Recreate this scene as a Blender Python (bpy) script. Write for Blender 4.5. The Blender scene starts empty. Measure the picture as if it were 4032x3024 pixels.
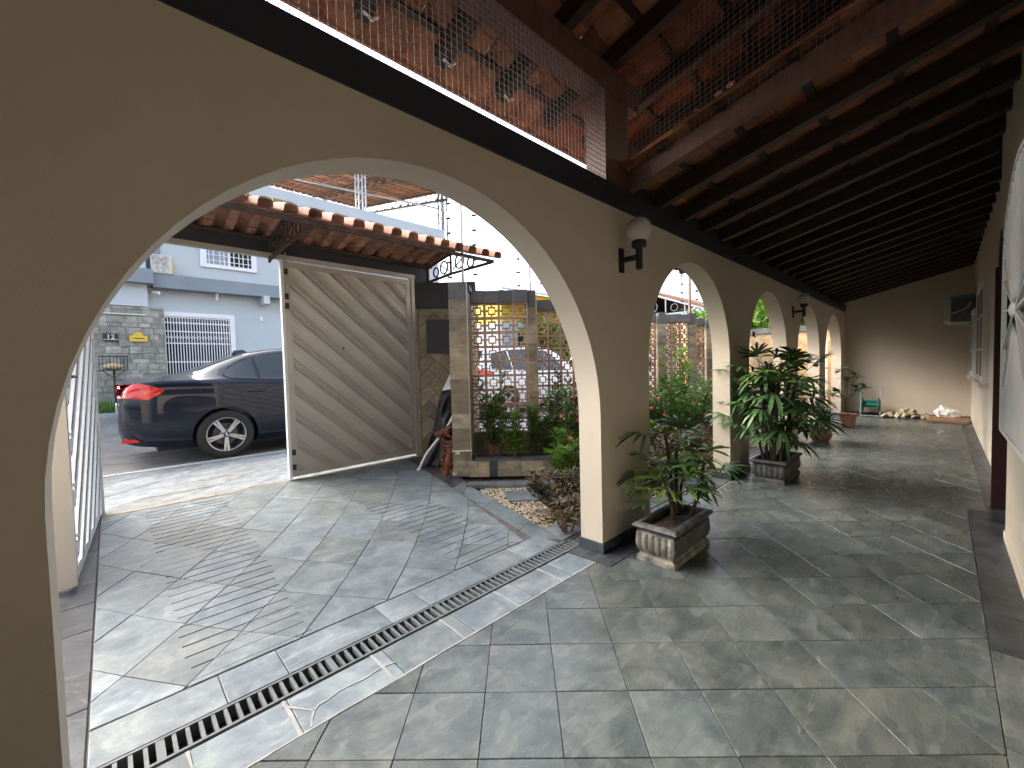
import bpy, bmesh, math, random
from mathutils import Vector, Matrix, Euler
R = math.radians
random.seed(7)
sc = bpy.context.scene
col = sc.collection

# ------------------------------------------------------------------ camera
CAMH = 1.15
yaw, pitch, roll = R(45.98), R(-2.263), R(-1.436)
c_, s_ = math.cos, math.sin
fwd = Vector((c_(yaw)*c_(pitch), s_(yaw)*c_(pitch), s_(pitch)))
r0 = Vector((s_(yaw), -c_(yaw), 0)); u0 = r0.cross(fwd)
rgt = c_(roll)*r0 + s_(roll)*u0
upv = -s_(roll)*r0 + c_(roll)*u0
cam = bpy.data.cameras.new('camera'); co = bpy.data.objects.new('camera', cam); col.objects.link(co)
M = Matrix.Identity(4)
for i in range(3):
    M[i][0] = rgt[i]; M[i][1] = upv[i]; M[i][2] = -fwd[i]
M[0][3], M[1][3], M[2][3] = 0, 0, CAMH
co.matrix_world = M
cam.sensor_fit = 'HORIZONTAL'; cam.sensor_width = 36; cam.lens = 14.643
cam.clip_start = 0.02; cam.clip_end = 800
sc.camera = co

# ------------------------------------------------------------------ world, sun, exposure
SUN_EL, SUN_AZ = 40, 112          # azimuth measured from +X toward +Y
wd = bpy.data.worlds.new('World'); sc.world = wd; wd.use_nodes = True
nt = wd.node_tree
sky = nt.nodes.new('ShaderNodeTexSky'); sky.sky_type = 'NISHITA'; sky.sun_disc = False
sky.sun_elevation = R(SUN_EL); sky.sun_rotation = R(90 - SUN_AZ)
sky.air_density = 1.0; sky.dust_density = 6.0; sky.ozone_density = 1.0
bg = nt.nodes['Background']; bg.inputs['Strength'].default_value = 0.15
hsv = nt.nodes.new('ShaderNodeHueSaturation'); hsv.inputs['Saturation'].default_value = .70; hsv.inputs['Value'].default_value = 1.0
nt.links.new(sky.outputs[0], hsv.inputs['Color']); nt.links.new(hsv.outputs[0], bg.inputs[0])   # thin bright overcast
sl = bpy.data.lights.new('sun', 'SUN'); sl.energy = .5; sl.angle = R(85); sl.color = (1, .94, .85)
so = bpy.data.objects.new('sun', sl); col.objects.link(so)
sd = Vector((c_(R(SUN_EL))*c_(R(SUN_AZ)), c_(R(SUN_EL))*s_(R(SUN_AZ)), s_(R(SUN_EL))))
so.rotation_euler = sd.to_track_quat('Z', 'Y').to_euler(); so.location = (0, 0, 30)
vs = sc.view_settings; vs.view_transform = 'Standard'; vs.look = 'None'; vs.gamma = 1; vs.exposure = 2.5
vs.use_curve_mapping = False
sc.render.engine = 'CYCLES'
cy = sc.cycles; cy.use_denoising = True; cy.max_bounces = 10; cy.diffuse_bounces = 6; cy.glossy_bounces = 4
cy.transmission_bounces = 6; cy.transparent_max_bounces = 12; cy.sample_clamp_indirect = 8
cy.caustics_reflective = False; cy.caustics_refractive = False

# ------------------------------------------------------------------ mesh helper
class MB:
    def __init__(s): s.v = []; s.f = []
    def add(s, vs, fs):
        o = len(s.v); s.v += [tuple(p) for p in vs]; s.f += [tuple(i+o for i in f) for f in fs]; return s
    def box(s, x0, x1, y0, y1, z0, z1):
        return s.add([(x0,y0,z0),(x1,y0,z0),(x1,y1,z0),(x0,y1,z0),(x0,y0,z1),(x1,y0,z1),(x1,y1,z1),(x0,y1,z1)],
                     [(3,2,1,0),(4,5,6,7),(0,1,5,4),(1,2,6,5),(2,3,7,6),(3,0,4,7)])
    def bar(s, p0, p1, w, h, up=(0,0,1)):
        p0, p1 = Vector(p0), Vector(p1); d = (p1-p0).normalized(); up = Vector(up)
        a = d.cross(up)
        if a.length < 1e-4: a = d.cross(Vector((1,0,0)))
        a.normalize(); b = a.cross(d)
        q = []
        for p in (p0, p1):
            for i, j in ((-1,-1),(1,-1),(1,1),(-1,1)): q.append(p + a*(i*w/2) + b*(j*h/2))
        return s.add(q, [(3,2,1,0),(4,5,6,7),(0,1,5,4),(1,2,6,5),(2,3,7,6),(3,0,4,7)])
    def prism(s, poly, z0, z1):
        n = len(poly)
        a = sum(poly[i][0]*poly[(i+1)%n][1]-poly[(i+1)%n][0]*poly[i][1] for i in range(n))
        if a < 0: poly = poly[::-1]
        vs = [(p[0],p[1],z0) for p in poly]+[(p[0],p[1],z1) for p in poly]
        return s.add(vs, [tuple(range(n-1,-1,-1)), tuple(range(n,2*n))]+[(i,(i+1)%n,n+(i+1)%n,n+i) for i in range(n)])
    def tube(s, pts, r, n=8, cap=True):
        pts = [Vector(p) for p in pts]; m = len(pts); rr = r if isinstance(r,(list,tuple)) else [r]*m
        ref = Vector((0,0,1)); vs = []; 
        for i, p in enumerate(pts):
            d = (pts[min(i+1,m-1)]-pts[max(i-1,0)]).normalized()
            a = d.cross(ref)
            if a.length < .05: a = d.cross(Vector((1,0,0)))
            a.normalize(); b = a.cross(d); ref = b if abs(b.dot(d))<.9 else ref
            for k in range(n):
                t = 2*math.pi*k/n; vs.append(p + a*(math.cos(t)*rr[i]) + b*(math.sin(t)*rr[i]))
        fs = [(i*n+k, i*n+(k+1)%n, (i+1)*n+(k+1)%n, (i+1)*n+k) for i in range(m-1) for k in range(n)]
        if cap: fs += [tuple(range(n-1,-1,-1)), tuple((m-1)*n+k for k in range(n))]
        return s.add(vs, fs)
    def lathe(s, prof, n=24, c=(0,0,0), axis='z'):
        vs = []
        for r, z in prof:
            for k in range(n):
                t = 2*math.pi*k/n; x, y = r*math.cos(t), r*math.sin(t)
                vs.append((c[0]+x,c[1]+y,c[2]+z) if axis=='z' else (c[0]+x,c[1]+z,c[2]+y))
        m = len(prof)
        fs = []
        for i in range(m-1):
            for k in range(n):
                q = (i*n+k, i*n+(k+1)%n, (i+1)*n+(k+1)%n, (i+1)*n+k)
                fs.append(q if axis=='z' else q[::-1])
        return s.add(vs, fs)
    def ball(s, c, r, n=10, sq=(1,1,1)):
        prof = [(max(1e-4, math.sin(math.pi*i/n))*r, -math.cos(math.pi*i/n)*r) for i in range(n+1)]
        o = len(s.v); s.lathe(prof, n*2)
        for i in range(o, len(s.v)):
            v = s.v[i]; s.v[i] = (c[0]+v[0]*sq[0], c[1]+v[1]*sq[1], c[2]+v[2]*sq[2])
        return s
    def mesh(s, name, m=None, smooth=False):
        me = bpy.data.meshes.new(name); me.from_pydata(s.v, [], s.f); me.update()
        if smooth:
            me.polygons.foreach_set('use_smooth', [True]*len(me.polygons))
            if smooth != 'all':
                try: me.set_sharp_from_angle(angle=R(40))
                except Exception: pass
        if m: me.materials.append(m)
        return me
    def obj(s, name, m, parent=None, smooth=False):
        return put(name, s.mesh(name, m, smooth), parent)

def put(name, me, parent=None, loc=None, rot=None):
    """world-placed object: with loc None the mesh is already in world coordinates"""
    o = bpy.data.objects.new(name, me); col.objects.link(o)
    l = Vector(loc) if loc is not None else Vector((0,0,0))
    if parent is not None:
        o.parent = parent; p = parent; off = Vector((0,0,0))
        while p is not None: off += p.location; p = p.parent
        l = l - off
    o.location = l
    if rot is not None: o.rotation_euler = rot
    return o
def local(name, me, parent, loc=(0,0,0), rot=(0,0,0)):
    o = bpy.data.objects.new(name, me); col.objects.link(o); o.parent = parent; o.location = loc; o.rotation_euler = rot; return o
def tag(o, label=None, cat=None, group=None, kind=None):
    if label: o['label'] = label
    if cat: o['category'] = cat
    if group: o['group'] = group
    if kind: o['kind'] = kind
    return o
def thing(name, label, cat, loc=(0,0,0), rz=0, group=None):
    o = bpy.data.objects.new(name, None); col.objects.link(o); o.location = loc; o.rotation_euler = (0,0,rz)
    o.empty_display_size = .1
    return tag(o, label, cat, group)
def copy_tree(o, parent=None):
    c = o.copy(); col.objects.link(c); c.parent = parent
    for ch in list(o.children): copy_tree(ch, c)
    return c
def boxm(x0,x1,y0,y1,z0,z1): return MB().box(x0,x1,y0,y1,z0,z1)
def clip(poly, a, b, c):
    """keep a*x+b*y<=c"""
    out = []; n = len(poly)
    for i in range(n):
        p, q = poly[i], poly[(i+1)%n]; dp = a*p[0]+b*p[1]-c; dq = a*q[0]+b*q[1]-c
        if dp <= 0: out.append(p)
        if dp*dq < 0:
            t = dp/(dp-dq); out.append((p[0]+t*(q[0]-p[0]), p[1]+t*(q[1]-p[1])))
    return out
def clip_convex(poly, reg):
    n = len(reg)
    for i in range(n):
        (x0,y0),(x1,y1) = reg[i], reg[(i+1)%n]
        a, b = (y1-y0), -(x1-x0)
        poly = clip(poly, a, b, a*x0+b*y0)
        if len(poly) < 3: return []
    return poly
def area(p): return abs(sum(p[i][0]*p[(i+1)%len(p)][1]-p[(i+1)%len(p)][0]*p[i][1] for i in range(len(p))))/2
def shrink(p, g):
    """inset a convex polygon by g"""
    n = len(p)
    if sum(p[i][0]*p[(i+1)%n][1]-p[(i+1)%n][0]*p[i][1] for i in range(n)) < 0: p = p[::-1]
    q = p
    for i in range(n):
        (x0,y0),(x1,y1) = p[i], p[(i+1)%n]; L = math.hypot(x1-x0,y1-y0)
        if L < 1e-6: continue
        a, b = (y1-y0)/L, -(x1-x0)/L
        q = clip(q, a, b, a*x0+b*y0-g)
        if len(q) < 3: return []
    return q

# ------------------------------------------------------------------ materials
def newmat(name):
    m = bpy.data.materials.new(name); m.use_nodes = True
    return m, m.node_tree, m.node_tree.nodes['Principled BSDF']
def N(t, typ, **kw):
    n = t.nodes.new(typ)
    for k, v in kw.items():
        if k in n.inputs: n.inputs[k].default_value = v
        else: setattr(n, k, v)
    return n
def ramp(t, fac, stops):
    r = t.nodes.new('ShaderNodeValToRGB'); e = r.color_ramp.elements
    e[0].position, e[0].color = stops[0][0], (*stops[0][1],1)
    e[1].position, e[1].color = stops[-1][0], (*stops[-1][1],1)
    for p, c in stops[1:-1]:
        x = e.new(p); x.color = (*c,1)
    t.links.new(fac, r.inputs[0]); return r.outputs[0]
def mixc(t, fac, a, b, mode='MIX'):
    m = t.nodes.new('ShaderNodeMix'); m.data_type = 'RGBA'; m.blend_type = mode
    for s, v in ((0, fac), (6, a), (7, b)):
        if hasattr(v, 'is_linked'): t.links.new(v, m.inputs[s])
        elif s == 0: m.inputs[0].default_value = v
        else: m.inputs[s].default_value = (*v, 1)
    return m.outputs[2]
def pm(name, c1, c2=None, scale=6, rough=.6, bump=0, bscale=40, metal=0, rnd=0, detail=4, spec=.5, stretch=None, rnd_hue=None, island=False, coat=0, rvar=0):
    m, t, b = newmat(name); L = t.links.new
    c2 = c2 or c1
    g = N(t, 'ShaderNodeNewGeometry'); vec = g.outputs['Position']
    oi = N(t, 'ShaderNodeObjectInfo')
    rv = g.outputs['Random Per Island'] if island else oi.outputs['Random']
    if rnd:
        ad = N(t, 'ShaderNodeVectorMath', operation='MULTIPLY_ADD'); cx = N(t, 'ShaderNodeCombineXYZ')
        for i in range(3): L(rv, cx.inputs[i])
        L(cx.outputs[0], ad.inputs[0]); ad.inputs[1].default_value = (37, 91, 53); L(vec, ad.inputs[2]); vec = ad.outputs[0]
    if stretch:
        ml = N(t, 'ShaderNodeVectorMath', operation='MULTIPLY'); ml.inputs[1].default_value = stretch; L(vec, ml.inputs[0]); vec = ml.outputs[0]
    n = N(t, 'ShaderNodeTexNoise', Scale=scale, Detail=detail, Roughness=.6); L(vec, n.inputs['Vector'])
    colr = ramp(t, n.outputs['Fac'], [(.3, c1), (.7, c2)])
    if rnd:
        if rnd_hue: colr = mixc(t, rv, colr, mixc(t, 1, colr, rnd_hue, 'MULTIPLY'))
        wn = N(t, 'ShaderNodeTexWhiteNoise', noise_dimensions='1D'); L(rv, wn.inputs['W'])
        mr = N(t, 'ShaderNodeMapRange'); L(wn.outputs['Value'], mr.inputs[0]); mr.inputs[3].default_value = 1-rnd; mr.inputs[4].default_value = 1+rnd
        hs = N(t, 'ShaderNodeHueSaturation'); L(mr.outputs[0], hs.inputs['Value']); L(colr, hs.inputs['Color']); colr = hs.outputs[0]
    L(colr, b.inputs['Base Color'])
    b.inputs['Roughness'].default_value = rough; b.inputs['Metallic'].default_value = metal
    b.inputs['Specular IOR Level'].default_value = spec
    if coat: b.inputs['Coat Weight'].default_value = coat; b.inputs['Coat Roughness'].default_value = .03
    if rvar:
        mr = N(t, 'ShaderNodeMapRange'); L(n.outputs['Fac'], mr.inputs[0]); mr.inputs[1].default_value=.3; mr.inputs[2].default_value=.7
        mr.inputs[3].default_value = rough-rvar; mr.inputs[4].default_value = rough+rvar; L(mr.outputs[0], b.inputs['Roughness'])
    if bump:
        nb = N(t, 'ShaderNodeTexNoise', Scale=bscale, Detail=5); L(vec, nb.inputs['Vector'])
        bp = N(t, 'ShaderNodeBump', Strength=bump, Distance=.01); L(nb.outputs['Fac'], bp.inputs['Height']); L(bp.outputs[0], b.inputs['Normal'])
    return m
def slate(name, c1, c2, c3, rough, light=.5):
    m, t, b = newmat(name); L = t.links.new
    g = N(t, 'ShaderNodeNewGeometry'); oi = N(t, 'ShaderNodeObjectInfo')
    cx = N(t, 'ShaderNodeCombineXYZ'); ad = N(t, 'ShaderNodeVectorMath', operation='MULTIPLY_ADD')
    L(oi.outputs['Random'], cx.inputs[0]); L(oi.outputs['Random'], cx.inputs[1]); L(oi.outputs['Random'], cx.inputs[2])
    L(cx.outputs[0], ad.inputs[0]); ad.inputs[1].default_value = (31, 57, 83); L(g.outputs['Position'], ad.inputs[2]); v = ad.outputs[0]
    n1 = N(t, 'ShaderNodeTexNoise', Scale=4.5, Detail=7, Roughness=.62, Distortion=1.2); L(v, n1.inputs['Vector'])
    n2 = N(t, 'ShaderNodeTexNoise', Scale=26, Detail=6, Roughness=.7); L(v, n2.inputs['Vector'])
    ms = N(t, 'ShaderNodeVectorMath', operation='MULTIPLY'); ms.inputs[1].default_value = (1, 4, 1); L(v, ms.inputs[0])
    n3 = N(t, 'ShaderNodeTexNoise', Scale=5, Detail=8, Roughness=.72, Distortion=.8); L(ms.outputs[0], n3.inputs['Vector'])
    base = ramp(t, n1.outputs['Fac'], [(.36, c1), (.5, c2), (.64, c3)])
    n4 = N(t, 'ShaderNodeTexNoise', Scale=3.4, Detail=9, Roughness=.58, Distortion=.5); L(v, n4.inputs['Vector'])
    cleft = ramp(t, n4.outputs['Fac'], [(.44, (.80,.82,.84)), (.455, (.94,.95,.96)), (.555, (1,1,1)), (.57, (1.16,1.15,1.12))])
    base = mixc(t, .85, base, cleft, 'MULTIPLY')
    base = mixc(t, .55, base, ramp(t, n2.outputs['Fac'], [(.3, (.35,.35,.36)), (.7, (.66,.66,.64))]), 'OVERLAY')
    pale = ramp(t, n3.outputs['Fac'], [(.56, (0,0,0)), (.68, (1,1,1))])
    md = N(t, 'ShaderNodeMath', operation='MULTIPLY'); L(pale, md.inputs[0]); md.inputs[1].default_value = light
    base = mixc(t, md.outputs[0], base, tuple(min(1, x*1.75) for x in c3))
    wn = N(t, 'ShaderNodeTexWhiteNoise', noise_dimensions='1D'); L(oi.outputs['Random'], wn.inputs['W'])
    mr = N(t, 'ShaderNodeMapRange'); L(wn.outputs['Value'], mr.inputs[0]); mr.inputs[3].default_value = .85; mr.inputs[4].default_value = 1.16
    hs = N(t, 'ShaderNodeHueSaturation'); L(mr.outputs[0], hs.inputs['Value']); L(base, hs.inputs['Color'])
    tint = mixc(t, wn.outputs['Value'], (1.01,1.0,.95), (.95,1.0,1.06))
    L(mixc(t, .8, hs.outputs[0], tint, 'MULTIPLY'), b.inputs['Base Color'])
    rr = N(t, 'ShaderNodeMapRange'); L(n3.outputs['Fac'], rr.inputs[0]); rr.inputs[1].default_value=.3; rr.inputs[2].default_value=.7
    rr.inputs[3].default_value = rough-.1; rr.inputs[4].default_value = rough+.14; L(rr.outputs[0], b.inputs['Roughness'])
    mm = N(t, 'ShaderNodeMath', operation='ADD'); L(cleft, mm.inputs[0]); L(n3.outputs['Fac'], mm.inputs[1])
    bp = N(t, 'ShaderNodeBump', Strength=.35, Distance=.006); L(mm.outputs[0], bp.inputs['Height']); L(bp.outputs[0], b.inputs['Normal'])
    return m
def leafmat(name, c1, c2, rnd=.35, trans=.35, rough=.42, island=True):
    m = pm(name, c1, c2, scale=9, rough=rough, rnd=rnd, island=island, spec=.4)
    t = m.node_tree; b = t.nodes['Principled BSDF']; out = t.nodes['Material Output']
    tr = N(t, 'ShaderNodeBsdfTranslucent'); src = b.inputs['Base Color'].links[0].from_socket
    t.links.new(mixc(t, 1, src, (1.0,1.15,.45), 'MULTIPLY'), tr.inputs['Color'])
    mx = N(t, 'ShaderNodeMixShader'); mx.inputs[0].default_value = trans
    t.links.new(b.outputs[0], mx.inputs[1]); t.links.new(tr.outputs[0], mx.inputs[2]); t.links.new(mx.outputs[0], out.inputs['Surface'])
    return m
def glassmat(name, tint, rough=.02, alpha=.5):
    m, t, b = newmat(name)
    b.inputs['Base Color'].default_value = (*tint,1); b.inputs['Roughness'].default_value = rough
    b.inputs['Specular IOR Level'].default_value = .8; b.inputs['Alpha'].default_value = alpha
    return m

P = {}
P['plaster'] = pm('beige_plaster', (.565,.495,.40), (.65,.575,.47), scale=1.1, detail=9, rough=.75, bump=.16, bscale=130, spec=.25)
P['plaster_pale'] = pm('cream_plaster', (.62,.56,.47), (.70,.64,.54), scale=1.3, detail=8, rough=.7, bump=.08, bscale=120, spec=.25)
P['navy'] = pm('navy_paint', (.022,.026,.036), (.032,.037,.05), scale=3, rough=.55, bump=.15, bscale=90)
P['wood'] = pm('dark_stained_wood', (.018,.012,.010), (.045,.027,.02), scale=5, rough=.55, bump=.3, bscale=60, rnd=.3, stretch=(6,1,6))
P['redwood'] = pm('red_stained_wood', (.10,.045,.035), (.17,.085,.065), scale=6, rough=.6, bump=.3, bscale=60, stretch=(6,6,1))
P['roof_tile'] = pm('terracotta_roof_tile', (.17,.07,.040), (.33,.14,.075), scale=9, detail=8, rough=.88, bump=.45, bscale=60, rnd=.4)
P['roof_tile_old'] = pm('weathered_roof_tile', (.26,.125,.085), (.42,.22,.155), scale=9, detail=8, rough=.88, bump=.5, bscale=60, rnd=.3)
P['moss'] = pm('mossy_mortar', (.20,.17,.07), (.38,.30,.17), scale=14, rough=.95, bump=.6, bscale=40)
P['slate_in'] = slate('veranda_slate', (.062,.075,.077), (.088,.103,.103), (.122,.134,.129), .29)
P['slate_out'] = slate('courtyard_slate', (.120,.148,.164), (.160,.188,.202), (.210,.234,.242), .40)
P['slate_dark'] = slate('dark_slate', (.030,.035,.042), (.047,.053,.061), (.072,.078,.084), .36, .3)
P['slate_walk'] = slate('pavement_slate', (.125,.142,.152), (.175,.192,.20), (.235,.245,.247), .6)
P['grout'] = pm('sandy_grout', (.15,.148,.135), (.25,.245,.225), scale=9, rough=.9, bump=.3)
P['grout_dark'] = pm('dark_grout', (.06,.055,.055), (.12,.11,.11), scale=9, rough=.9)
P['mortar'] = pm('pale_mortar', (.26,.265,.255), (.40,.40,.385), scale=12, rough=.9, bump=.3)
P['groove'] = pm('dark_groove', (.03,.028,.032), (.13,.12,.125), scale=9, rough=.9)
P['sandstone'] = pm('sandstone_cladding', (.20,.155,.095), (.46,.37,.23), scale=6, rough=.7, bump=.7, bscale=26, rnd=.34, rnd_hue=(.66,.76,.92), detail=9, stretch=(1,1,2.2))
P['sandstone_pale'] = pm('pale_sandstone', (.38,.28,.15), (.62,.51,.33), scale=5, detail=8, rough=.7, bump=.4, bscale=30, rnd=.22, rnd_hue=(1.0,.86,.70))
P['cobogo'] = pm('clay_vent_block', (.40,.25,.165), (.52,.345,.235), scale=8, rough=.85, bump=.3, rnd=.18)
P['capstone'] = pm('slate_coping', (.06,.063,.066), (.11,.113,.115), scale=5, rough=.6, bump=.4, rnd=.25)
P['alu'] = pm('champagne_aluminium', (.44,.435,.41), (.50,.49,.46), scale=2, rough=.36, metal=.2)
P['alu_lit'] = pm('sunlit_aluminium', (.68,.70,.70), (.76,.78,.78), scale=3, rough=.4)  # pale copy of the gate aluminium, sunlight put into its colour
P['black'] = pm('black_plastic', (.012,.012,.013), (.02,.02,.022), rough=.5)
P['lampblack'] = pm('navy_lamp_metal', (.012,.014,.022), (.02,.022,.032), rough=.45)
P['iron'] = pm('black_iron_drain', (.018,.019,.024), (.04,.042,.05), scale=20, rough=.5, bump=.2)
P['irongrey'] = pm('worn_iron_bar', (.11,.125,.135), (.17,.185,.19), scale=20, rough=.45, bump=.2)
P['rustiron'] = pm('brown_iron', (.03,.026,.026), (.085,.055,.045), scale=15, rough=.7)
P['white'] = pm('white_paint', (.74,.75,.76), (.80,.81,.82), rough=.45)
P['whitegloss'] = pm('white_gloss', (.78,.79,.80), (.8,.81,.82), rough=.25)
P['soil'] = pm('dark_soil', (.035,.025,.018), (.10,.075,.05), scale=18, rough=.95, bump=.8, bscale=60)
P['gravel'] = pm('pale_pebbles', (.42,.36,.25), (.66,.58,.44), scale=30, rough=.85, rnd=.35, island=True)
P['concrete'] = pm('aged_black_concrete', (.030,.034,.040), (.13,.13,.128), scale=13, rough=.62, bump=.6, bscale=50, detail=8)
P['concrete_worn'] = pm('peeling_concrete', (.045,.05,.055), (.36,.335,.27), scale=16, rough=.75, bump=.7, bscale=45, detail=9)
P['terracotta'] = pm('terracotta_pot', (.36,.19,.115), (.50,.29,.19), scale=8, rough=.8, bump=.25)
P['terracotta_dk'] = pm('brown_clay_pot', (.22,.13,.075), (.34,.20,.12), scale=8, rough=.7, bump=.25)
P['palm'] = leafmat('palm_leaf', (.050,.115,.040), (.085,.175,.065), .4, .25, .36, island=False)
P['palm_young'] = leafmat('young_palm_leaf', (.12,.20,.03), (.22,.29,.05), .4, .35, .4, island=False)
P['ixora'] = leafmat('shrub_leaf', (.055,.13,.03), (.115,.23,.055), .5, .35)
P['ixora_lt'] = leafmat('light_shrub_leaf', (.11,.22,.045), (.20,.33,.07), .45, .4)
P['redleaf'] = leafmat('bronze_leaf', (.085,.035,.028), (.085,.095,.035), .6, .25)
P['frangi'] = leafmat('broad_leaf', (.03,.08,.025), (.06,.13,.04), .4, .2)
P['tree'] = leafmat('tree_leaf', (.06,.13,.02), (.14,.24,.04), .5, .35)
P['grassm'] = leafmat('grass_blade', (.08,.17,.03), (.17,.28,.06), .4, .3)
P['stem'] = pm('palm_fibre', (.025,.017,.014), (.07,.045,.035), scale=30, rough=.9, bump=.6)
P['twig'] = pm('reddish_twig', (.14,.06,.05), (.22,.12,.08), scale=20, rough=.8)
P['bark'] = pm('grey_bark', (.13,.10,.075), (.24,.19,.14), scale=12, rough=.9, bump=.5)
P['flower'] = pm('coral_petal', (.72,.07,.035), (.85,.16,.08), scale=30, rough=.5, rnd=.2, island=True)
P['pinkflower'] = pm('pink_petal', (.62,.10,.22), (.8,.5,.6), scale=60, rough=.5)
P['asphalt'] = pm('asphalt', (.13,.125,.118), (.23,.222,.21), scale=3, rough=.85, bump=.8, bscale=90, detail=9)
P['kerb'] = pm('kerb_concrete', (.26,.27,.28), (.40,.41,.41), scale=7, rough=.8, bump=.4)
P['greypaint'] = pm('grey_blue_render', (.46,.515,.54), (.52,.57,.59), scale=.8, rough=.8, bump=.1, bscale=80)
P['greydark'] = pm('dark_grey_render', (.20,.235,.265), (.25,.285,.31), scale=1.2, rough=.8, bump=.1, bscale=80)
P['stonegrey'] = pm('grey_split_stone', (.20,.195,.165), (.40,.39,.34), scale=7, rough=.85, bump=.6, rnd=.25, island=True)
P['yellow'] = pm('yellow_paint', (.74,.52,.03), (.82,.60,.05), scale=2, rough=.6)
P['orange'] = pm('orange_awning', (.62,.26,.12), (.75,.36,.18), scale=4, rough=.6)
P['brass'] = pm('yellow_letterbox_paint', (.62,.40,.03), (.72,.50,.06), scale=10, rough=.45)
P['darkroom'] = pm('dark_interior', (.012,.013,.014), (.03,.03,.032), rough=.9)
P['maroon'] = pm('maroon_timber', (.026,.008,.010), (.045,.014,.016), scale=6, rough=.4)
P['netm'] = pm('netting_cord', (.22,.20,.20), (.30,.27,.27), rough=.7)
P['carblack'] = pm('black_car_paint', (.004,.008,.018), (.006,.011,.024), rough=.30, spec=.15, coat=.75)
P['carwhite'] = pm('white_car_paint', (.72,.73,.75), (.76,.77,.79), rough=.25, coat=.8)
P['carglass'] = glassmat('car_glass', (.012,.018,.018), .03, 1)
P['winglass'] = glassmat('window_glass', (.25,.30,.34), .05, .85)
P['rubber'] = pm('tyre_rubber', (.018,.018,.018), (.032,.031,.03), scale=20, rough=.8)
P['rim'] = pm('silver_alloy', (.50,.50,.51), (.60,.60,.61), rough=.28, metal=.8)
P['chrome'] = pm('dark_chrome', (.10,.10,.11), (.14,.14,.15), rough=.12, metal=.9)
P['redlens'] = pm('red_tail_lens', (.55,.012,.010), (.70,.03,.02), scale=9, rough=.12, coat=1)
P['blue'] = pm('roundel_blue', (.03,.15,.45), (.03,.15,.45), rough=.3)
P['tarp'] = pm('black_tarp', (.012,.013,.016), (.03,.032,.036), scale=6, rough=.4, bump=.8, bscale=14)
P['hosegreen'] = pm('green_plastic', (.01,.12,.09), (.015,.17,.13), rough=.4)
P['acgrey'] = pm('ac_metal', (.10,.11,.115), (.15,.16,.165), scale=20, rough=.5)
P['acpale'] = pm('ac_pale_plastic', (.50,.52,.50), (.58,.60,.57), scale=5, rough=.5)
P['acblue'] = pm('ac_blue_sheet', (.10,.20,.24), (.15,.27,.31), scale=5, rough=.5)
P['rubble'] = pm('rubble_stone', (.30,.25,.17), (.50,.44,.33), scale=12, rough=.9, rnd=.3)
P['plank'] = pm('dirty_plank', (.16,.09,.05), (.28,.17,.10), scale=9, rough=.9, bump=.5, rnd=.2)
P['bag'] = pm('white_plastic_bag', (.70,.71,.74), (.80,.80,.82), scale=6, rough=.35)
P['paperbag'] = pm('tan_bag', (.55,.40,.20), (.66,.50,.28), scale=9, rough=.7)
P['steelblue'] = pm('blue_grey_steel', (.20,.25,.31), (.28,.33,.38), rough=.5)
P['galv'] = pm('galvanised_steel', (.36,.38,.40), (.50,.52,.53), scale=8, rough=.4, metal=.4)
P['mast'] = pm('pale_pink_mast', (.46,.36,.33), (.56,.46,.43), scale=8, rough=.5)
m, t, b = newmat('opal_glass'); b.inputs['Base Color'].default_value = (.62,.60,.56,1); b.inputs['Roughness'].default_value = .25
b.inputs['Subsurface Weight'].default_value = .3; b.inputs['Subsurface Radius'].default_value = (.05,.05,.05); P['opal'] = m

YW0, YW1 = 1.432, 1.593          # arcade wall faces
XE, YH = 11.1, -.36              # end wall, house wall

# ================================================================== ground and floors
tag(boxm(-60, 120, -12, 7.0, -.6, -.10).obj('ground', P['soil']), kind='structure')
# veranda floor
vf = boxm(-2.4, XE, YH-.12, 1.6, -.08, -.006).obj('veranda_floor', P['grout']); tag(vf, kind='structure')
pt, ou, ov = .2525, 1.938, -.106
reg = [(-2.3,-.14),(4.6,-.14),(4.6,1.40),(-2.3,1.40)]
reg2 = [(4.6,-.24),(XE,-.24),(XE,1.425),(4.6,1.425)]
q2 = 2**.5
tiles = []
for i in range(-30, 45):
    for j in range(-60, 12):
        cen = []
        for di, dj in ((0,0),(1,0),(1,1),(0,1)):
            u = ou+(i+di)*pt; v = ov+(j+dj)*pt
            cen.append(((u-v)/q2, (u+v)/q2))
        for rg in (reg, reg2):
            p = clip_convex(cen, rg)
            if p:
                p = shrink(p, .0011)
                if len(p) >= 3 and area(p) > .0006:
                    cx = sum(a[0] for a in p)/len(p); cyy = sum(a[1] for a in p)/len(p)
                    tiles.append((math.hypot(cx, cyy) + (6 if cx < 0 else 0), p))
tiles.sort(key=lambda a: a[0])
rest = MB()
def tile_obj(name, p, mat, parent, z0=-.02, z1=0., jig=.0014, ch=.0018):
    cx = sum(a[0] for a in p)/len(p); cyy = sum(a[1] for a in p)/len(p)
    pl = [(a[0]-cx, a[1]-cyy) for a in p]
    mb = MB(); n = len(pl)
    if sum(pl[i][0]*pl[(i+1)%n][1]-pl[(i+1)%n][0]*pl[i][1] for i in range(n)) < 0: pl = pl[::-1]
    ins = shrink(pl, ch)
    tz = [random.uniform(-jig, jig) for _ in range(2)]
    if len(ins) == n:
        mb.add([(a[0],a[1],z0) for a in pl]+[(a[0],a[1],z1-ch*.6) for a in pl]+[(a[0],a[1],z1+tz[0]*a[0]*2+tz[1]) for a in ins],
               [(i,(i+1)%n,n+(i+1)%n,n+i) for i in range(n)]+[(n+i,n+(i+1)%n,2*n+(i+1)%n,2*n+i) for i in range(n)]+[tuple(range(2*n,3*n))])
    else: mb.prism(pl, z0, z1)
    return put(name, mb.mesh(name, mat), parent, (cx, cyy, 0))
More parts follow.
